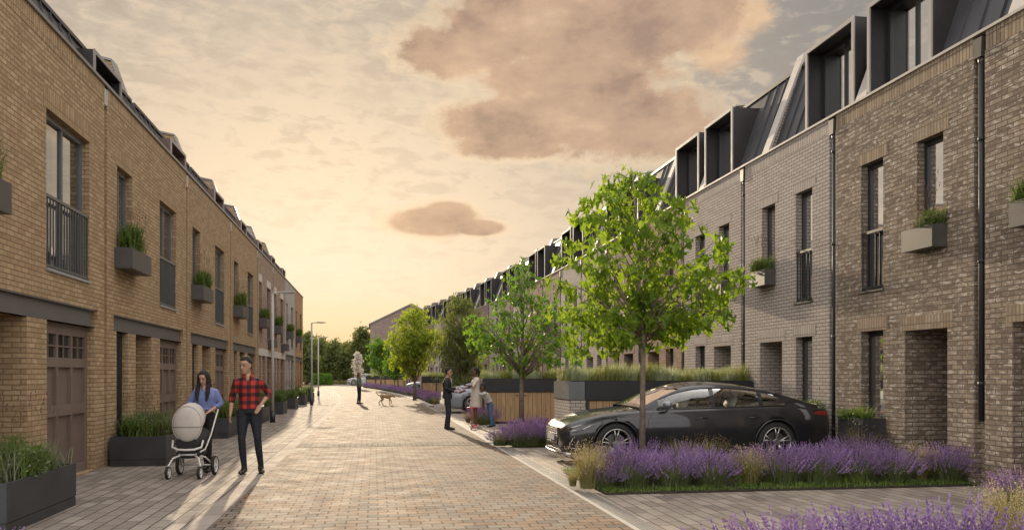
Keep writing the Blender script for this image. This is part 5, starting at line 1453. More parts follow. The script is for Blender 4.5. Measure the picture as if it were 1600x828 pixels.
    # wheels
    for wx in (.92, 3.85):
        for s_ in (-1, 1):
            wh = empty('wheel', (wx, s_*.83, .36)); wh.parent = root
            prof = [(.245, -.12), (.30, -.13), (.345, -.115), (.36, -.07), (.362, 0), (.36, .07), (.345, .115), (.30, .13), (.262, .122), (.245, .10)]
            rows = []
            for k in range(49):
                a = 2*math.pi*k/48; rows.append([(r_*math.cos(a), s_*y, r_*math.sin(a)) for r_, y in prof])
            MB().grid(rows).build('tyre', M['tyre'], wh, merge=1e-5)
            rm = MB(); rows = []
            for k in range(49):
                a = 2*math.pi*k/48; rows.append([(r_*math.cos(a), s_*y, r_*math.sin(a)) for r_, y in ((.262, .122), (.268, .13), (.25, .128), (.24, .10), (.235, -.06))])
            rm.grid(rows)
            for k in range(5):
                for da in (-.17, .17):
                    a = 2*math.pi*k/5+0.3; b_ = a+da
                    rm.tube([(.05*math.cos(a), s_*.085, .05*math.sin(a)), (.15*math.cos(a+da*.7), s_*.10, .15*math.sin(a+da*.7)), (.248*math.cos(b_), s_*.118, .248*math.sin(b_))], [(.019, .016), (.015, .013), (.013, .010)], 6)
            rm.tube([(0, s_*.06, 0), (0, s_*.105, 0)], [.065, .055], 16)
            rm.build('rim', M['alloy'], wh, merge=1e-5)
            MB().tube([(0, s_*.02, 0), (0, s_*.04, 0)], .185, 28).build('brake_disc', M['disc'], wh)
    # lights and panels that follow the skin
    def patch(outline, s_, off, m_, nm):
        """outline: (x, z) ring on the flank"""
        cx = sum(a for a, _ in outline)/len(outline); cz = sum(b_ for _, b_ in outline)/len(outline)
        mb_ = MB(); P_ = lambda x, z, o_=off: Vector((x, s_*(side_y(x, z)+o_), z))
        n = len(outline)
        for i in range(n):
            (ax, az_), (bx_, bz_) = outline[i], outline[(i+1) % n]
            for j in range(3):
                f0, f1 = j/3, (j+1)/3
                L = lambda u0, u1, f: u0+(u1-u0)*f
                mb_.face([P_(L(cx, ax, f0), L(cz, az_, f0)), P_(L(cx, ax, f1), L(cz, az_, f1)), P_(L(cx, bx_, f1), L(cz, bz_, f1)), P_(L(cx, bx_, f0), L(cz, bz_, f0))], 0, None, True)
        return mb_.build(nm, m_, root, merge=1e-5)
    for s_ in (-1, 1):
        patch([(.04, .55), (.10, .535), (.25, .57), (.42, .64), (.56, .715), (.36, .705), (.20, .665), (.09, .63)], s_, .006, M['lamp_dark'], 'headlight')
        patch([(.06, .33), (.12, .24), (.30, .22), (.42, .27), (.30, .40), (.20, .49), (.09, .46)], s_, .006, M['trim_black'], 'air_intake')
        ln = MB()
        for k in range(3): ln.tube([(.10+.05*k, -0, 0)]*1+[(.10+.05*k, 0, 0.001)], .001, 3) if False else None
        for (x0, z0, x1, z1) in ((.10, .26, .18, .46), (.20, .24, .27, .43), (.06, .31, .36, .27)):
            ln.tube([(x0+(x1-x0)*f, s_*(side_y(x0+(x1-x0)*f, z0+(z1-z0)*f)+.012), z0+(z1-z0)*f) for f in (0, .5, 1)], .008, 5)
        ln.build('intake_blade', M['alloy'], root)
        dr_ = MB()
        for (x0, z0, x1, z1) in ((.10, .625, .34, .695), (.30, .60, .50, .69), (.12, .585, .26, .60)):
            dr_.tube([(x0+(x1-x0)*f, s_*(side_y(x0+(x1-x0)*f, z0+(z1-z0)*f)+.012), z0+(z1-z0)*f) for f in (0, .33, .66, 1)], .009, 6)
        dr_.build('headlight_strip', M['alloy'], root)
        patch([(4.56, .86), (4.66, .84), (4.90, .80), (4.92, .86), (4.86, .895), (4.70, .905)], s_, .006, M['lamp_red'], 'tail_light')
        dl = MB()
        for (pts_) in ([(1.52, .30), (1.46, .55), (1.50, .80), (1.60, .915)], [(2.70, .24), (2.70, .6), (2.72, .945)], [(3.42, .26), (3.52, .50), (3.64, .72), (3.68, .95)], [(1.52, .255), (2.2, .245), (3.42, .25)]):
            pp_ = []
            for (a0, b0), (a1, b1) in zip(pts_, pts_[1:]):
                for f in (0, .25, .5, .75): pp_.append((a0+(a1-a0)*f, b0+(b1-b0)*f))
            pp_.append(pts_[-1])
            dl.tube([(a, s_*(side_y(a, b_)+.0005), b_) for a, b_ in pp_], .0035, 4)
        dl.build('door_seam', M['trim_black'], root)
        patch([(1.55, .17), (3.4, .17), (3.4, .225), (2.5, .215), (1.55, .225)], s_, .008, M['trim_black'], 'side_skirt')
        for hx in (2.46, 3.42):
            MB().tube([(hx-.11, s_*(side_y(hx, .80)+.014), .795), (hx, s_*(side_y(hx, .80)+.026), .80), (hx+.11, s_*(side_y(hx, .80)+.014), .805)], [(.012, .008)]*3, 8).build('door_handle', paint, root)
        mr = MB().ellipsoid((1.80, s_*1.02, 1.03), (.085, .115, .07), 14, 10); mr.tube([(1.86, s_*.86, .965), (1.83, s_*.96, .99)], .022, 6)
        mr.build('wing_mirror', M['paint_silver'] if paint is M['paint_dark'] else paint, root)
        # flared arch lip
        for wx in (.92, 3.85):
            al = MB(); pts_ = [(wx+.405*math.cos(a), .355+.405*math.sin(a)) for a in np.linspace(-0.25, math.pi+0.25, 28)]
            al.tube([(a, s_*(side_y(a, max(.2, b_))+.004), b_) for a, b_ in pts_], .013, 6); al.build('arch_lip', paint, root)
    # front: grille, bumper lips, badge-free plate
    gr = MB().prism([(-.42, .32), (.42, .32), (.52, .48), (.46, .63), (-.46, .63), (-.52, .48)], 'x', -.012, .05)
    g_ = gr.build('grille', M['trim_black'], root)
    gs = MB()
    for k in range(7): z = .35+.04*k; w = .40+.06*min(1, k/3); gs.box(-.02, -.011, -w+.02, w-.02, z, z+.009)
    gs.build('grille_bar', M['disc'], g_)
    MB().box(-.032, -.021, -.26, .26, .40, .50).build('number_plate', M['plate'], g_)
    MB().tube([(.16, -.80, .185), (.02, -.62, .185), (-.03, -.3, .185), (-.03, .3, .185), (.02, .62, .185), (.16, .80, .185)], [(.012, .035)]*6, 8).build('splitter', M['alloy'], root)
    MB().box(4.955, 4.97, -.26, .26, .62, .72).build('rear_plate', M['plate'], root)
    MB().tube([(4.90, -.70, .99), (4.945, -.4, 1.005), (4.95, 0, 1.01), (4.945, .4, 1.005), (4.90, .70, .99)], [(.02, .012)]*5, 8).build('spoiler', paint, root)
    MB().tube([(4.945, -.66, .87), (4.97, 0, .885), (4.945, .66, .87)], [(.012, .014)]*3, 8).build('light_bar', M['lamp_red'], root)
    return root
carA = make_car(M['paint_dark']); carA.location = (3.16, 14.66, 0.0)
tag(carA, 'dark grey fastback saloon car parked behind the lavender bed, nose to the street', 'car')
carB = make_car(M['paint_silver']); carB.location = (xat(695, 33.2)+4.97-0.05, 33.9, 0.0); carB.rotation_euler = (0, 0, math.pi)
tag(carB, 'silver blue fastback car parked tail first beside the man in the suit', 'car')
carC = copy_tree(carB); carC.location = (xat(634, 71.0), 71.8, 0.0); carC.rotation_euler = (0, 0, 0)
tag(carC, 'silver car nose poking out left of the distant bin store', 'car')
carD = make_car(M['paint_white']); carD.location = P(542, 117); carD.scale = (0.95, 1.0, 1.22); carD.rotation_euler = (0, 0, 0.1)
tag(carD, 'pale tall car parked at the far bend behind the distant woman', 'car')

# ------------------------------------------------------------------ people
def skinmat(name, c): return pmat(name, c, 0.5, 0, 10, 0.08)
M['skin'] = skinmat('skin_tan', (0.40, 0.23, 0.15)); M['skin_fair'] = skinmat('skin_fair', (0.47, 0.29, 0.21)); M['skin_deep'] = skinmat('skin_deep', (0.11, 0.055, 0.035))
M['hair_black'] = pmat('hair_black', (0.016, 0.012, 0.010), 0.8, 0, 40, 0.4, 0.004, bscale=90); M['hair_brown'] = pmat('hair_brown', (0.10, 0.045, 0.022), 0.8, 0, 40, 0.3, 0.004, bscale=90)
M['eye'] = pmat('eye_dark', (0.02, 0.015, 0.012), 0.2); M['lip'] = pmat('lips', (0.28, 0.10, 0.08), 0.5); M['stubble'] = pmat('stubble', (0.16, 0.09, 0.065), 0.7)
M['denim_dark'] = pmat('denim_dark', (0.010, 0.011, 0.017), 0.8, 0, 12, 0.3, 0.004, bscale=30); M['denim'] = pmat('denim', (0.075, 0.15, 0.24), 0.8, 0, 10, 0.3, 0.004, bscale=30)
M['cloth_black'] = pmat('cloth_black', (0.014, 0.013, 0.014), 0.8, 0, 12, 0.3, 0.004, bscale=26); M['suit'] = pmat('suit_cloth', (0.016, 0.017, 0.022), 0.75, 0, 12, 0.25, 0.004, bscale=20)
M['shoe'] = pmat('shoe_leather', (0.016, 0.013, 0.012), 0.4); M['shirt_blue'] = pmat('shirt_blue', (0.17, 0.22, 0.45), 0.8, 0, 9, 0.2, 0.008, bscale=18)
M['dress'] = pmat('cream_dress', (0.56, 0.50, 0.42), 0.8, 0, 9, 0.12, 0.01, bscale=14); M['shirt_white'] = pmat('shirt_white', (0.6, 0.57, 0.55), 0.8); M['jacket_green'] = pmat('jacket_green', (0.10, 0.13, 0.09), 0.8, 0, 9, 0.2, 0.006, bscale=18)
M['jacket_kid'] = pmat('jacket_pale', (0.46, 0.45, 0.44), 0.8, 0, 9, 0.2, 0.006, bscale=18); M['teal'] = pmat('teal_cloth', (0.10, 0.36, 0.36), 0.8); M['pink'] = pmat('pink_cloth', (0.25, 0.04, 0.07), 0.8)
# red and black check
m, q, p, out = newmat('check_shirt')
tcn = q.n('ShaderNodeTexCoord'); sp = q.n('ShaderNodeSeparateXYZ'); q.l(tcn.outputs['Object'], sp.inputs[0])
def stripe(sock, n_, ph):
    f = q.m('FRACT', q.m('ADD', q.m('MULTIPLY', sock, n_), ph)); return q.mapr(q.m('ABSOLUTE', q.m('SUBTRACT', f, 0.5)), 0.22, 0.27, 1.0, 0.0)
wobn = q.noise(tcn.outputs['Object'], 5.0, 2, 0.5)
xx = q.m('ADD', sp.outputs[0], q.m('MULTIPLY', wobn, 0.03)); zz = q.m('ADD', sp.outputs[2], q.m('MULTIPLY', wobn, 0.03))
sX, sZ = stripe(xx, 8.3, 0.3), stripe(zz, 8.3, 0.1)
tot = q.m('ADD', sX, sZ)
c = q.ramp(q.m('MULTIPLY', tot, 0.5), [(0.0, (0.42, 0.028, 0.022, 1)), (0.5, (0.12, 0.012, 0.012, 1)), (1.0, (0.010, 0.008, 0.010, 1))])
q.l(c, p.inputs['Base Color']); p.inputs['Roughness'].default_value = 0.85
b = q.n('ShaderNodeBump'); b.inputs['Distance'].default_value = 0.008; q.l(q.noise(tcn.outputs['Object'], 16, 3, 0.6), b.inputs['Height']); q.l(b.outputs[0], p.inputs['Normal'])
M['check'] = m

V3 = lambda *a: Vector(a)
def hand(mb, wrist, dirn, palm_n, s=1.0, curl=0.5, side=1):
    """palm, four unequal bent fingers and a thumb from the side of the palm"""
    d = dirn.normalized(); n = (palm_n - d*palm_n.dot(d)).normalized(); a = d.cross(n).normalized()*side
    pc = wrist + d*0.05*s
    mb.tube([wrist-d*0.01*s, wrist+d*0.03*s, wrist+d*0.085*s], [(.028*s, .019*s), (.040*s, .016*s), (.038*s, .013*s)], 10, ref=a)
    for k, (off, L) in enumerate(((-.029, .068), (-.010, .078), (.009, .073), (.027, .058))):
        p0 = wrist+d*0.078*s+a*off*s; c1 = curl*(0.5+0.12*k)
        d1 = (d*math.cos(c1)+n*math.sin(c1)); d2 = (d*math.cos(c1*2.0)+n*math.sin(c1*2.0)); d3 = (d*math.cos(c1*2.8)+n*math.sin(c1*2.8))
        p1 = p0+d1*L*.45*s; p2 = p1+d2*L*.32*s; p3 = p2+d3*L*.23*s
        mb.tube([p0-d*0.012*s, p1, p2, p3], [.0088*s, .0085*s, .0078*s, .006*s], 6)
    t0 = wrist+d*0.025*s-a*.030*s; t1 = t0+(d*0.6-a*0.75+n*0.25).normalized()*.036*s; t2 = t1+(d*0.85-a*0.25+n*0.4).normalized()*.032*s
    mb.tube([t0+a*0.012*s, t1, t2], [.013*s, .0105*s, .008*s], 6)

def head(mb, ex, c, fwd, up, s=1.0, slim=1.0, ear=True, lips=1, stub=False):
    f = fwd.normalized(); u = (up-f*up.dot(f)).normalized(); r = f.cross(u)
    rings = [(-.118, .020, .026, .048), (-.110, .036, .042, .040), (-.092, .050, .062, .026), (-.062, .061, .080, .010), (-.03, .068, .090, .003), (.005, .072, .096, -.003), (.04, .075, .100, -.007), (.07, .072, .096, -.010), (.095, .060, .080, -.012), (.112, .040, .052, -.013), (.120, .014, .018, -.013)]
    rows = []
    for z, w, d, y in rings:
        rows.append([c+u*z*s+f*y*s + (r*w*slim*math.cos(2*math.pi*k/20)+f*d*math.sin(2*math.pi*k/20))*s for k in range(20)])
    mb.grid(rows, 0, True, True, True)
    mb.tube([c+u*.022*s+f*.082*s, c+u*(-.012)*s+f*.104*s, c+u*(-.030)*s+f*.112*s, c+u*(-.040)*s+f*.092*s], [(.007*s, .008*s), (.010*s, .011*s), (.015*s, .012*s), (.009*s, .008*s)], 8, ref=r)
    if ear:
        for sg in (-1, 1): mb.ellipsoid(c+r*sg*.074*s*slim+u*(-.005)*s+f*(-.012)*s, (.012*s, .020*s, .032*s), 8, 6)
    if ex is not None:
        for sg in (-1, 1):
            ex.ellipsoid(c+r*sg*.031*s+u*.010*s+f*.086*s, (.014*s, .010*s, .007*s), 8, 6, 1)
            ex.tube([c+r*sg*.016*s+u*.029*s+f*.096*s, c+r*sg*.033*s+u*.034*s+f*.090*s, c+r*sg*.050*s+u*.026*s+f*.074*s], [.004*s, .005*s, .002*s], 5, 1)
        ex.tube([c+r*-.024*s+u*-.066*s+f*.082*s, c+u*-.064*s+f*.094*s, c+r*.024*s+u*-.066*s+f*.082*s], [.003*s, .0065*s, .003*s], 6, 2)

def hair_short(par, c, fwd, up, s, mat, slim=1.0, high=0.0):
    f = fwd.normalized(); u = (up-f*up.dot(f)).normalized(); r = f.cross(u)
    rows = []
    for i, (z, w, d, y) in enumerate([(-.055, .060, .050, -.050), (-.03, .071, .070, -.036), (.005, .080, .082, -.026), (.04, .083, .086, -.028), (.068, .080, .094, -.016), (.098, .068, .088, -.010), (.120+high, .048, .064, -.010), (.134+high, .018, .03, -.012)]):
        rows.append([c+u*z*s+f*y*s+(r*w*slim*math.cos(2*math.pi*k/24)+f*d*math.sin(2*math.pi*k/24))*s*(1.01+0.035*math.sin(k*5.1+i*2)) for k in range(24)])
    return organic('hair', MB().grid(rows, 0, True, True, True), mat, par, 0.008*s, 2)

def person(name, loc, rz, h, J, wear, label, group=None, hairf=None, skin='skin', facing=None, up=None, curl=(0.5, 0.5), palm=None, voxel=0.010, cat='person', slim=1.0, sh=1.0):
    """J: joints for a 1.8 m body; the figure faces -y, its left is +x"""
    root = empty(name, loc, rz); s = h/1.8; root.scale = (1, 1, 1)
    D = dict(hipL=(.09, 0, .93), kneeL=(.105, -.03, .50), ankL=(.11, .03, .085), hipR=(-.09, 0, .93), kneeR=(-.105, -.03, .50), ankR=(-.11, .03, .085), pel=(0, 0, .97), waist=(0, 0, 1.12), chest=(0, .0, 1.32), nb=(0, .015, 1.49),
             shL=(.185, .01, 1.45), elL=(.23, .03, 1.16), wrL=(.235, -.06, .92), shR=(-.185, .01, 1.45), elR=(-.23, .03, 1.16), wrR=(-.235, -.06, .92), head=(0, -.01, 1.68), toeL=None, toeR=None)
    D.update(J)
    for k_ in ('shL', 'shR'): D[k_] = (D[k_][0]*.93, D[k_][1], D[k_][2]-.055)
    D['head'] = (D['head'][0], D['head'][1], D['head'][2]-.042)
    Q = {k: (V3(*v)*s if v is not None else None) for k, v in D.items()}
    fwd = V3(*(facing or (0, -1, 0))); upv = V3(*(up or (0, 0, 1)))
    ax = (Q['shL']-Q['shR']).normalized()
    b_ = MB(); ex = MB(); lg = 0.84 if wear.get('legs') else 1.0
    b_.ellipsoid(Q['nb']+V3(0, -.070, -.050)*s, (.030*s, .036*s, .060*s), 10, 8)
    head(b_, ex, Q['head'], fwd, upv, s*sh*1.04, slim)
    b_.tube([Q['nb']-V3(0, 0, .03)*s, Q['nb'].lerp(Q['head'], .4), Q['head']-V3(0, 0, .04)*s+fwd*(-.01)*s], [.058*s*slim, .050*s*slim, .052*s*slim], 12)
    b_.tube([Q['pel'], Q['waist'], Q['chest'], Q['nb']], [(.14*s, .10*s), (.12*s, .085*s), (.145*s, .10*s), (.07*s, .06*s)], 16, ref=ax)
    for S in 'LR':
        sg = 1 if S == 'L' else -1
        b_.tube([Q['sh'+S]-ax*sg*.03*s, Q['sh'+S].lerp(Q['el'+S], .4), Q['el'+S], Q['el'+S].lerp(Q['wr'+S], .35), Q['wr'+S]], [.050*s, .044*s, .036*s, .037*s, .024*s], 10)
        dr = (Q['wr'+S]-Q['el'+S]).normalized(); pn = V3(*(palm[S])) if palm and S in palm else -ax*sg
        hand(b_, Q['wr'+S], dr if not (wear.get('hand'+S)) else V3(*wear['hand'+S]), pn, s*1.0, curl[0] if S == 'L' else curl[1], side=sg)
        b_.tube([Q['hip'+S], Q['hip'+S].lerp(Q['knee'+S], .45), Q['knee'+S], Q['knee'+S].lerp(Q['ank'+S], .3), Q['ank'+S]], [.080*s*lg, .068*s*lg, .050*s*lg, .050*s*lg, .033*s*lg], 12)
        a = Q['ank'+S]; toe = Q['toe'+S] or (a+V3(sg*.02, -.18, 0)*s)
        toe = V3(toe.x, toe.y, max(0.028*s, toe.z-0.055*s) if Q['toe'+S] is None else toe.z)
        b_.tube([a, a+V3(0, 0, -.05)*s+(a-toe).normalized()*.03*s, a.lerp(toe, .6)+V3(0, 0, -.015)*s, toe], [.030*s, .032*s, .032*s, .022*s], 8)
        Q['toe'+S] = toe
    body = organic('body', b_, M[skin], root, voxel, 3, ex, (M['eye'], M['lip']))
    # trousers
    if wear.get('legs'):
        t_ = MB(); fl = wear.get('flare', 1.0)
        t_.tube([Q['waist'].lerp(Q['pel'], .55), Q['pel'], Q['pel']-V3(0, 0, .06)*s], [(.150*s, .110*s), (.170*s, .125*s), (.155*s, .115*s)], 18, ref=ax)
        for S in 'LR':
            k, a = Q['knee'+S], Q['ank'+S]
            t_.tube([Q['hip'+S]+V3(0, 0, .03)*s, Q['hip'+S].lerp(k, .4), k+V3(0, 0, .03)*s, k.lerp(a, .35), a+V3(0, 0, .035*s), a+V3(0, 0, -.03*s)], [.100*s, .085*s, .064*s*fl, .062*s*fl, .049*s*fl, .052*s*fl], 14)
        organic('trousers', t_, M[wear['legs']], root, voxel, 3)
    for S in 'LR':
        a, toe = Q['ank'+S], Q['toe'+S]; d = (toe-a); d.z = 0; d.normalize()
        if wear.get('shoe'):
            base = min(a.z-0.085*s, 0.25) if a.z > 0.12*s else 0.0; base = max(0, a.z-.085*s)
            t_ = MB(); z0_ = base
            t_.tube([V3(a.x, a.y, 0)-d*.065*s+V3(0, 0, z0_+.042*s), V3(a.x, a.y, 0)-d*.01*s+V3(0, 0, z0_+.050*s), V3(a.x, a.y, 0)+d*.09*s+V3(0, 0, z0_+.040*s), V3(a.x, a.y, 0)+d*.16*s+V3(0, 0, z0_+.030*s), V3(a.x, a.y, 0)+d*.205*s+V3(0, 0, z0_+.022*s)],
                    [(.036*s, .038*s), (.042*s, .046*s), (.048*s, .036*s), (.046*s, .028*s), (.026*s, .018*s)], 12, ref=d.cross(V3(0, 0, 1)))
            if wear.get('boot', 1): t_.tube([a+V3(0, 0, -.05*s), a+V3(0, 0, .02*s)], [.045*s, .042*s], 12)
            organic('shoe', t_, M[wear['shoe']], root, voxel*.9, 2)
    top = wear.get('top')
    if top:
        t_ = MB(); hem = wear.get('hem', .5); k = wear.get('loose', 1.0)
        low = Q['pel'].lerp(Q['waist'], 1-hem) if hem <= 1 else Q['pel']+V3(0, 0, -.10*(hem-1))*s
        rings = [(low, (.172*s*k, .130*s*k)), (Q['waist'], (.152*s*k, .115*s*k)), (Q['chest'], (.172*s*k, .125*s*k)), (Q['nb']+V3(0, 0, -.10)*s, (.158*s, .105*s)), (Q['nb']+V3(0, 0, -.045)*s, (.118*s, .080*s)), (Q['nb']+V3(0, 0, -.002)*s, (.068*s, .062*s))]
        t_.tube([r_[0] for r_ in rings], [r_[1] for r_ in rings], 20, ref=ax)
        for S in 'LR':
            sg = 1 if S == 'L' else -1; e, w, sh_ = Q['el'+S], Q['wr'+S], Q['sh'+S]
            sl = wear.get('sleeve', 1.0)
            end = e.lerp(w, sl) if sl >= 0 else sh_.lerp(e, 1+sl)
            pts_ = [sh_-ax*sg*.07*s+V3(0, 0, .018)*s, sh_+ax*sg*.0*s, sh_.lerp(e, .5), e, end] if sl > 0 else [sh_-ax*sg*.07*s+V3(0, 0, .018)*s, sh_, end]
            rr_ = [.052*s, .058*s*k, .054*s*k, .050*s*k, .044*s*k] if sl > 0 else [.052*s, .058*s, .058*s]
            t_.tube(pts_, rr_, 12)
        if wear.get('skirt'):
            sk_ = wear['skirt']; km = (Q['kneeL']+Q['kneeR'])/2
            t_.tube([Q['waist'], Q['pel'], Q['pel'].lerp(km, .5), V3(km.x, km.y, sk_*s)], [(.14*s, .11*s), (.18*s, .135*s), (.195*s, .15*s), (.205*s, .165*s)], 20, ref=ax)
        o_ = organic(wear.get('topname', 'shirt'), t_, M[top], root, voxel, 3)
        if wear.get('collar'):
            cb = MB(); nb = Q['nb']
            for sg in (-1, 1):
                    for (p0, p1, p2, p3) in (((.010*0+sg*.060, .045, .030), (sg*.064, .0, .034), (sg*.078, .0, .004), (sg*.072, .05, .004)), ((sg*.064, .0, .034), (sg*.046, -.058, .016), (sg*.062, -.092, -.036), (sg*.078, .0, .004))):
                        cb.face([nb+V3(*p)*s for p in (p0, p1, p2, p3)])
            co_ = cb.build('collar', M[wear['collar']], o_); sm_ = co_.modifiers.new('Solidify', 'SOLIDIFY'); sm_.thickness = .006
    if hairf: hairf(root, Q, fwd, upv, s*sh, slim)
    return tag(root, label, cat, group), Q

rngp = random.Random(4)
# man in the checked shirt
pm = G(389, 739)
def hf_man(root, Q, f, u, s, sl): hair_short(root, Q['head'], f, u, s, M['hair_black'], sl, 0.012)
man, QM = person('person', pm, 0.06, 1.86, dict(hipL=(.09, 0, .93), kneeL=(.13, -.06, .51), ankL=(.17, .05, .085), hipR=(-.085, 0, .93), kneeR=(-.10, -.07, .50), ankR=(-.07, .0, .085), pel=(.015, 0, .97), waist=(.01, 0, 1.12), chest=(0, 0, 1.31), nb=(-.015, 0, 1.49),
       shL=(.185, .02, 1.44), elL=(.285, .09, 1.20), wrL=(.175, -.09, 1.03), shR=(-.20, 0, 1.45), elR=(-.245, .02, 1.15), wrR=(-.262, -.06, .905), head=(-.045, -.03, 1.675), toeR=(-.11, -.19, .028), toeL=(.20, -.13, .028)),
       dict(legs='denim_dark', flare=.88, shoe='shoe', top='check', hem=.95, sleeve=.34, topname='checked_shirt', collar='check', handL=(-.45, -.25, -.75)), 'man in a red and black checked shirt and dark jeans walking beside the pram', 
       hairf=hf_man, skin='skin', facing=(-.50, -.85, -.12), palm={'L': (.3, .9, 0), 'R': (.9, -.1, 0)}, curl=(.2, .35))
# watch and shirt opening
MB().tube([QM['wrL']+V3(0.022, .008, .012), QM['wrL']+V3(0.012, .02, -.006)], .034, 12).build('watch', M['chrome'], man)

# woman pushing the pram
pw_ = G(322, 736)
def hf_long(root, Q, f, u, s, sl, mat='hair_black', length=.36, front=True):
    f = f.normalized(); u2 = (u-f*u.dot(f)).normalized(); r = f.cross(u2); c = Q['head']
    mb = MB(); rows = []
    for i, (z, w, d, y) in enumerate([(-.06, .078, .055, -.050), (-.02, .084, .078, -.032), (.03, .086, .084, -.032), (.07, .083, .094, -.020), (.10, .070, .088, -.012), (.126, .042, .064, -.012), (.134, .015, .02, -.014)]):
        rows.append([c+u2*z*s+f*y*s+(r*w*math.cos(2*math.pi*k/20)+f*d*math.sin(2*math.pi*k/20))*s for k in range(20)])
    mb.grid(rows, 0, True, True, True)
    dn = V3(0, 0, -1)
    mb.tube([c+u2*.05*s-f*.05*s, c-f*.085*s-u2*.02*s, c-f*.10*s+dn*.16*s, c-f*.09*s+dn*(length+.02)*s], [(.075*s, .05*s), (.085*s, .045*s), (.10*s, .045*s), (.06*s, .025*s)], 14, ref=r)
    for sg in (-1, 1):
        mb.tube([c+r*sg*.060*s+u2*.075*s+f*.035*s, c+r*sg*.082*s+u2*.0*s+f*.02*s, c+r*sg*.088*s+dn*.10*s+f*.0*s, c+r*sg*.095*s+dn*.22*s+f*.06*s, c+r*sg*.085*s+dn*length*s+f*.085*s], [(.030*s, .022*s), (.028*s, .034*s), (.036*s, .036*s), (.040*s, .030*s), (.018*s, .014*s)], 10)
    organic('hair', mb, M[mat], root, 0.009*s, 2)
wom, QW = person('person', pw_, -0.10, 1.66, dict(hipL=(.09, 0, .93), kneeL=(.07, -.08, .51), ankL=(.055, -.02, .085), hipR=(-.085, 0, .93), kneeR=(-.07, .03, .50), ankR=(-.05, .20, .10), pel=(0, 0, .97), waist=(0, 0, 1.12), chest=(0, -.02, 1.31), nb=(0, -.04, 1.48),
       shL=(.18, -.01, 1.43), elL=(.25, .01, 1.17), wrL=(.10, -.20, 1.04), shR=(-.18, -.01, 1.43), elR=(-.27, -.03, 1.18), wrR=(-.20, -.24, 1.04), head=(-.01, -.10, 1.665)),
       dict(legs='cloth_black', flare=.85, shoe='shoe', top='shirt_blue', hem=.35, sleeve=.45, topname='blouse', loose=1.08), 'dark-haired woman in a blue blouse pushing the pram',
       hairf=hf_long, skin='skin_fair', facing=(-.15, -.90, -.42), up=(0, -.42, .9), palm={'L': (0, -.3, -1), 'R': (0, -.3, -1)}, curl=(.9, .9), slim=.94)

# man in the dark suit, in profile
ps_ = G(699, 670.5)
suit, QS = person('person', ps_, R(84), 1.78, dict(kneeL=(.10, -.04, .50), ankL=(.10, .03, .085), kneeR=(-.12, -.03, .50), ankR=(-.11, -.02, .085), hipR=(-.09, 0, .93), shL=(.185, 0, 1.45), elL=(.24, -.02, 1.16), wrL=(.16, -.26, 1.16), shR=(-.185, 0, 1.45), elR=(-.235, .03, 1.17), wrR=(-.13, -.20, 1.08), chest=(0, .01, 1.32), nb=(0, .0, 1.49), head=(0, -.035, 1.68)),
       dict(legs='suit', shoe='shoe', top='suit', hem=1.9, sleeve=.92, topname='suit_jacket', flare=1.18, loose=1.08), 'man in a dark suit holding a coffee cup and papers, seen from the side', hairf=hf_man, skin='skin', facing=(0, -1, -.03), palm={'L': (-.8, 0, .3), 'R': (.8, 0, .6)}, curl=(.8, .6))
MB().prism([(-.05, 1.44), (.05, 1.44), (.0, 1.22)], 'y', -.132, -.10).build('shirt_front', M['shirt_white'], suit)
mt = Matrix.Translation(ps_) @ Matrix.Rotation(R(84), 4, 'Z')
cup = empty('coffee_cup', mt @ (QS['wrL']+V3(-.05, -.09, .0))); MB().tube([(0, 0, -.05), (0, 0, .055)], [.030, .040], 14).build('cup', M['shirt_white'], cup); MB().tube([(0, 0, .055), (0, 0, .068)], [.043, .038], 14).build('lid', M['trim_black'], cup)
tag(cup, 'pale takeaway coffee cup in the hand of the man in the suit', 'cup')
fo = MB().box(-.10, .10, -.012, .012, -.004, .20).build('folder', M['pink'], None); fo.location = mt @ (QS['wrR']+V3(.06, -.13, -.03)); fo.rotation_euler = (R(70), 0.2, R(84))
tag(fo, 'small dark red folder held out by the man in the suit', 'folder')

# woman in the cream dress and the child hugging her
pd = G(743, 667.5)
def hf_pony(root, Q, f, u, s, sl):
    hair_short(root, Q['head'], f, u, s, M['hair_black'], sl, .005)
    c = Q['head']; fn = f.normalized()
    mb = MB().ellipsoid(c-fn*.09*s+V3(0, 0, .06*s), (.06*s, .06*s, .06*s)); mb.tube([c-fn*.10*s+V3(0, 0, .05*s), c-fn*.14*s+V3(0, 0, -.03*s), c-fn*.12*s+V3(0, 0, -.16*s)], [.04*s, .045*s, .015*s], 10)
    organic('ponytail', mb, M['hair_black'], root, .010, 2)
lady, QL = person('person', pd, R(-82), 1.79, dict(kneeL=(.07, -.02, .50), ankL=(.07, .0, .10), kneeR=(-.06, .0, .50), ankR=(-.05, .06, .10), shL=(.17, 0, 1.44), elL=(.20, -.12, 1.22), wrL=(.10, -.30, 1.24), shR=(-.17, 0, 1.44), elR=(-.19, -.10, 1.20), wrR=(-.10, -.30, 1.16), head=(0, -.03, 1.68), chest=(0, -.01, 1.31)),
       dict(top='dress', hem=1.0, sleeve=.12, skirt=.60, topname='dress', loose=1.02, shoe='lip', boot=0), 'woman in a cream dress with tied-up hair facing the man in the suit', hairf=hf_pony, skin='skin_deep', facing=(0, -1, -.05), slim=.92, palm={'L': (-.6, 0, .8), 'R': (.6, 0, .8)}, curl=(.5, .6))
pk = G(763, 667)
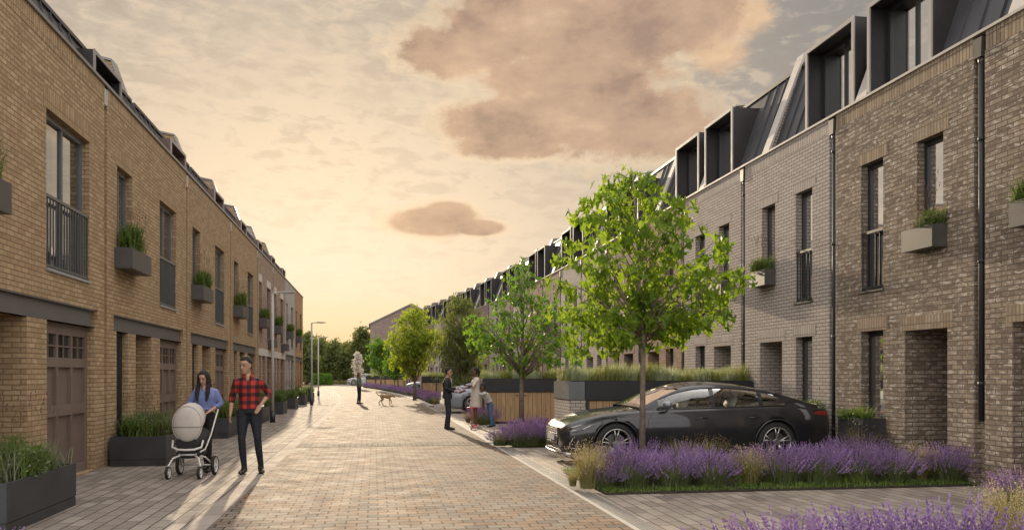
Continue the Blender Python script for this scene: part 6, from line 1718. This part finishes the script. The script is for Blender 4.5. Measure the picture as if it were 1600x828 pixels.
kid, QK = person('person', pk, R(-72), 1.36, dict(pel=(0, .05, .94), waist=(0, -.02, 1.08), chest=(0, -.13, 1.25), nb=(0, -.20, 1.40), shL=(.17, -.19, 1.37), shR=(-.17, -.19, 1.37), elL=(.22, -.40, 1.28), wrL=(.08, -.56, 1.36), elR=(-.22, -.38, 1.2), wrR=(-.10, -.58, 1.15), head=(0, -.26, 1.60),
       hipL=(.09, .06, .90), kneeL=(.10, .04, .49), ankL=(.10, .10, .085), hipR=(-.09, .06, .90), kneeR=(-.10, .13, .50), ankR=(-.11, .30, .10)),
       dict(legs='denim', shoe='cloth_black', top='jacket_kid', hem=.7, sleeve=.92, topname='jacket', loose=1.12), 'child in a pale jacket and blue jeans hugging the woman in the cream dress', hairf=lambda r, Q, f, u, s, sl: hair_short(r, Q['head'], f, u, s, M['hair_black'], sl, .01), skin='skin_deep', facing=(0, -1, -.1), sh=1.18)
ty = organic('waistband', MB().tube([(0, .02, .74), (0, -.01, .78)], [(.135, .105), (.13, .10)], 16, ref=(1, 0, 0)), M['pink'], kid, .010, 1)
# red scooter
sc = empty('kick_scooter', G(737, 671), R(62))
MB().tube([(0, 0, .10), (.04, 0, .62)], .014, 8).tube([(.04, -.15, .62), (.04, .15, .62)], .013, 8).build('steering_column', M['scoot_red'] if 'scoot_red' in M else M.setdefault('scoot_red', pmat('scooter_red', (0.5, 0.02, 0.02), 0.35)), sc)
MB().box(.02, .48, -.05, .05, .055, .075).prism([(0.0, .05), (.06, .05), (.06, .12), (.0, .12)], 'y', -.02, .02).build('deck', M['scoot_red'], sc)
for x in (-.02, .52): MB().tube([(x, -.013, .05), (x, .013, .05)], .05, 16).build('wheel', M['shirt_white'], sc)
tag(sc, 'small red kick scooter standing in front of the woman in the cream dress', 'scooter')

# distant woman
pdw = G(561, 631)
dw, _ = person('person', pdw, R(75), 1.70, dict(kneeL=(.06, -.04, .50), ankL=(.06, -.03, .085), kneeR=(-.06, .0, .50), ankR=(-.05, .06, .085), elL=(.21, .02, 1.17), wrL=(.12, -.14, 1.02), elR=(-.21, .0, 1.17), wrR=(-.12, -.16, 1.02)),
      dict(legs='denim_dark', shoe='shoe', top='jacket_green', hem=1.2, sleeve=.9, topname='jacket', loose=1.1), 'distant woman with long brown hair and green jacket by the dog', hairf=lambda r, Q, f, u, s, sl: hf_long(r, Q, f, u, s, sl, 'hair_brown', .34), skin='skin_fair', voxel=.016)

# dog, walking to the right with its tail up
M['fur'] = pmat('tan_fur', (0.34, 0.215, 0.11), 0.85, 0, 14, 0.25, 0.006, bscale=70)
dg_ = empty('dog', G(602, 632.6), 0.05); b_ = MB()
b_.tube([(-.27, 0, .46), (-.17, 0, .47), (-.02, 0, .44), (.14, 0, .44), (.25, 0, .47), (.31, 0, .50)], [(.055, .06), (.085, .10), (.080, .085), (.095, .125), (.080, .105), (.055, .07)], 14, ref=(0, 1, 0))
b_.tube([(.24, 0, .48), (.33, 0, .50), (.38, 0, .47)], [(.075, .085), (.058, .065), (.055, .06)], 12, ref=(0, 1, 0))
b_.tube([(.345, 0, .485), (.39, 0, .47), (.44, 0, .435), (.485, 0, .40), (.51, 0, .388)], [(.055, .055), (.063, .066), (.050, .048), (.030, .030), (.020, .020)], 12, ref=(0, 1, 0))
for sg in (-1, 1): b_.tube([(.365, sg*.048, .525), (.375, sg*.068, .49), (.385, sg*.066, .445)], [(.012, .026), (.012, .030), (.008, .014)], 8)
b_.tube([(-.27, 0, .49), (-.34, 0, .50), (-.41, 0, .56), (-.44, 0, .66), (-.435, 0, .72)], [.030, .025, .021, .017, .009], 8)
for sg, kx, hx, px_ in ((-1, -.155, -.33, -.31), (1, -.10, -.21, -.13)):   # hind legs: knee forward, hock back
    b_.tube([(-.20, sg*.055, .43), (kx, sg*.065, .30), (hx+.02, sg*.06, .17), (px_-.01, sg*.06, .04)], [(.075, .055), (.045, .04), (.024, .022), (.022, .02)], 10)
    b_.tube([(px_-.02, sg*.06, .025), (px_+.055, sg*.06, .02)], [.024, .018], 8)
for sg, ex_, wx_, px_, pz in ((-1, .20, .23, .21, .0), (1, .24, .33, .31, .05)):  # front legs
    b_.tube([(.20, sg*.06, .42), (ex_, sg*.065, .29), (wx_, sg*.06, .15+pz), (px_, sg*.06, .04+pz)], [(.055, .045), (.034, .032), (.022, .022), (.020, .020)], 10)
    b_.tube([(px_-.01, sg*.06, .025+pz), (px_+.05, sg*.06, .018+pz)], [.023, .017], 8)
ex = MB(); ex.ellipsoid((.513, 0, .395), (.012, .014, .011), 8, 6, 1)
for sg in (-1, 1): ex.ellipsoid((.43, sg*.038, .475), (.009, .007, .008), 8, 6, 1)
organic('body', b_, M['fur'], dg_, .010, 3, ex, (M['eye'],))
MB().tube([(.315, 0, .555), (.33, 0, .43)], .001, 4)
tag(dg_, 'tan short-haired dog walking across the road with its tail raised', 'dog')

# ------------------------------------------------------------------ pram
M['pram_cloth'] = pmat('pram_cloth', (0.50, 0.455, 0.41), 0.85, 0, 6, 0.08, 0.002, bscale=60); M['pram_dark'] = pmat('pram_dark', (0.014, 0.013, 0.013), 0.7); M['pram_white'] = pmat('pram_frame', (0.62, 0.60, 0.57), 0.35, 0, 5, 0.05)
pp_ = G(299, 744); pr = empty('pram', pp_, -0.12); pr.scale = (0.86, 0.9, 1.0)
# canopy facing the street: dome, front face and fold ribs
dome = []
for i in range(13):
    a = math.pi*i/12; row = []
    for k in range(17):
        t_ = math.pi*k/16; w = .255*(1-0.0*abs(math.cos(t_)))
        # arc from side to side, swept from the front face back over the top
        r_ = .30
        row.append(Vector((w*math.cos(t_)*(0.93+0.07*math.sin(a)), -.20+.36*(1-math.cos(a))*0.5*math.sin(t_)**.5 + .02, .78+r_*math.sin(t_)*(0.98+0.14*math.sin(a)))))
    dome.append(row)
cb = MB(); cb.grid(dome)
cbo = cb.build('canopy', M['pram_cloth'], pr)
cbo.data.polygons.foreach_set('use_smooth', [True]*len(cbo.data.polygons))
sm_ = cbo.modifiers.new('Solidify', 'SOLIDIFY'); sm_.thickness = .008
# rounded front shell of the carrycot, seen end on
fs = MB(); rows = []
for i in range(9):
    f = i/8; ph = f*math.pi/2; row = []
    for k in range(28):
        a = 2*math.pi*k/28; xr_ = .25*math.cos(a); zr_ = (.27 if math.sin(a) > 0 else .26)*math.sin(a)
        sc_ = math.cos(ph*0.97); row.append(Vector((xr_*sc_, -.20-.09*math.sin(ph), .80+zr_*sc_)))
    rows.append(row)
fs.grid(rows, 0, True, True, True)
fso = fs.build('canopy_front', M['pram_cloth'], pr)
ri = MB(); ri.tube([(.256*math.cos(2*math.pi*k/32), -.205, .80+(.276 if math.sin(2*math.pi*k/32) > 0 else .266)*math.sin(2*math.pi*k/32)) for k in range(33)], .009, 6, caps=False); ri.build('piping', M['pram_cloth'], fso)
MB().tube([(.25*math.cos(a_)*.985, -.203-.0905*math.sin(a_), .765) for a_ in np.linspace(0.12, math.pi-0.12, 15)], .0035, 5).build('seam', M['pram_dark'], fso)
organic('carrycot', MB().tube([(0, -.22, .52), (0, -.10, .52), (0, .30, .58), (0, .48, .64)], [(.20, .10), (.235, .14), (.235, .14), (.17, .10)], 20, ref=(1, 0, 0)), M['pram_dark'], pr, .014, 3)
organic('basket', MB().tube([(0, -.18, .36), (0, .25, .36)], [(.21, .075), (.21, .085)], 16, ref=(1, 0, 0)), M['pram_dark'], pr, .014, 3)
fr = MB()
fr.tube([(-.26, -.16, .56), (-.25, -.22, .46), (-.14, -.27, .43), (0, -.28, .425), (.14, -.27, .43), (.25, -.22, .46), (.26, -.16, .56)], .017, 8)
for sg in (-1, 1):
    fr.tube([(sg*.12, -.20, .34), (sg*.22, -.27, .30), (sg*.27, -.34, .20), (sg*.27, -.36, .12)], .015, 8)
    fr.tube([(sg*.14, -.18, .35), (sg*.22, .06, .29), (sg*.28, .30, .16)], .015, 8)
    fr.tube([(sg*.26, -.05, .42), (sg*.27, .22, .62), (sg*.27, .62, 1.00)], .014, 8)
    fr.tube([(sg*.26, -.05, .42), (sg*.14, -.18, .35)], .014, 8)
fr.tube([(-.28, .30, .15), (.28, .30, .15)], .012, 8).tube([(-.14, -.19, .345), (.14, -.19, .345)], .014, 8)
fr.build('chassis', M['pram_white'], pr)
MB().tube([(-.27, .62, 1.0), (-.24, .68, 1.035), (0, .70, 1.045), (.24, .68, 1.035), (.27, .62, 1.0)], .019, 8).build('handlebar', M['pram_dark'], pr)
def pwheel(x, y, r_, w):
    wh = empty('wheel', (x, y, r_)); wh.parent = pr
    rows = [[(w*sx_, (r_-.0)*rr_*math.cos(a), r_*rr_*math.sin(a)) for sx_, rr_ in ((-.5, .78), (-.62, .90), (-.4, 1.0), (.4, 1.0), (.62, .90), (.5, .78))] for a in [2*math.pi*k/28 for k in range(29)]]
    MB().grid(rows).build('tyre', M['tyre'], wh, merge=1e-5)
    mb = MB()
    rows = [[(w*.5*sx_, r_*rr_*math.cos(a), r_*rr_*math.sin(a)) for sx_, rr_ in ((-1, .80), (-.6, .68), (.6, .68), (1, .80))] for a in [2*math.pi*k/28 for k in range(29)]]
    mb.grid(rows)
    for k in range(5): a = 2*math.pi*k/5; mb.tube([(0, 0, 0), (0, r_*.74*math.cos(a), r_*.74*math.sin(a))], [.012, .009], 6)
    mb.tube([(-w*.6, 0, 0), (w*.6, 0, 0)], .020, 10)
    mb.build('rim', M['pram_white'], wh, merge=1e-5)
for sg in (-1, 1):
    pwheel(sg*.27, -.36, .095, .045); pwheel(sg*.31, .30, .15, .05)
tag(pr, 'beige pram with a white frame pushed by the woman in the blue blouse', 'pram')
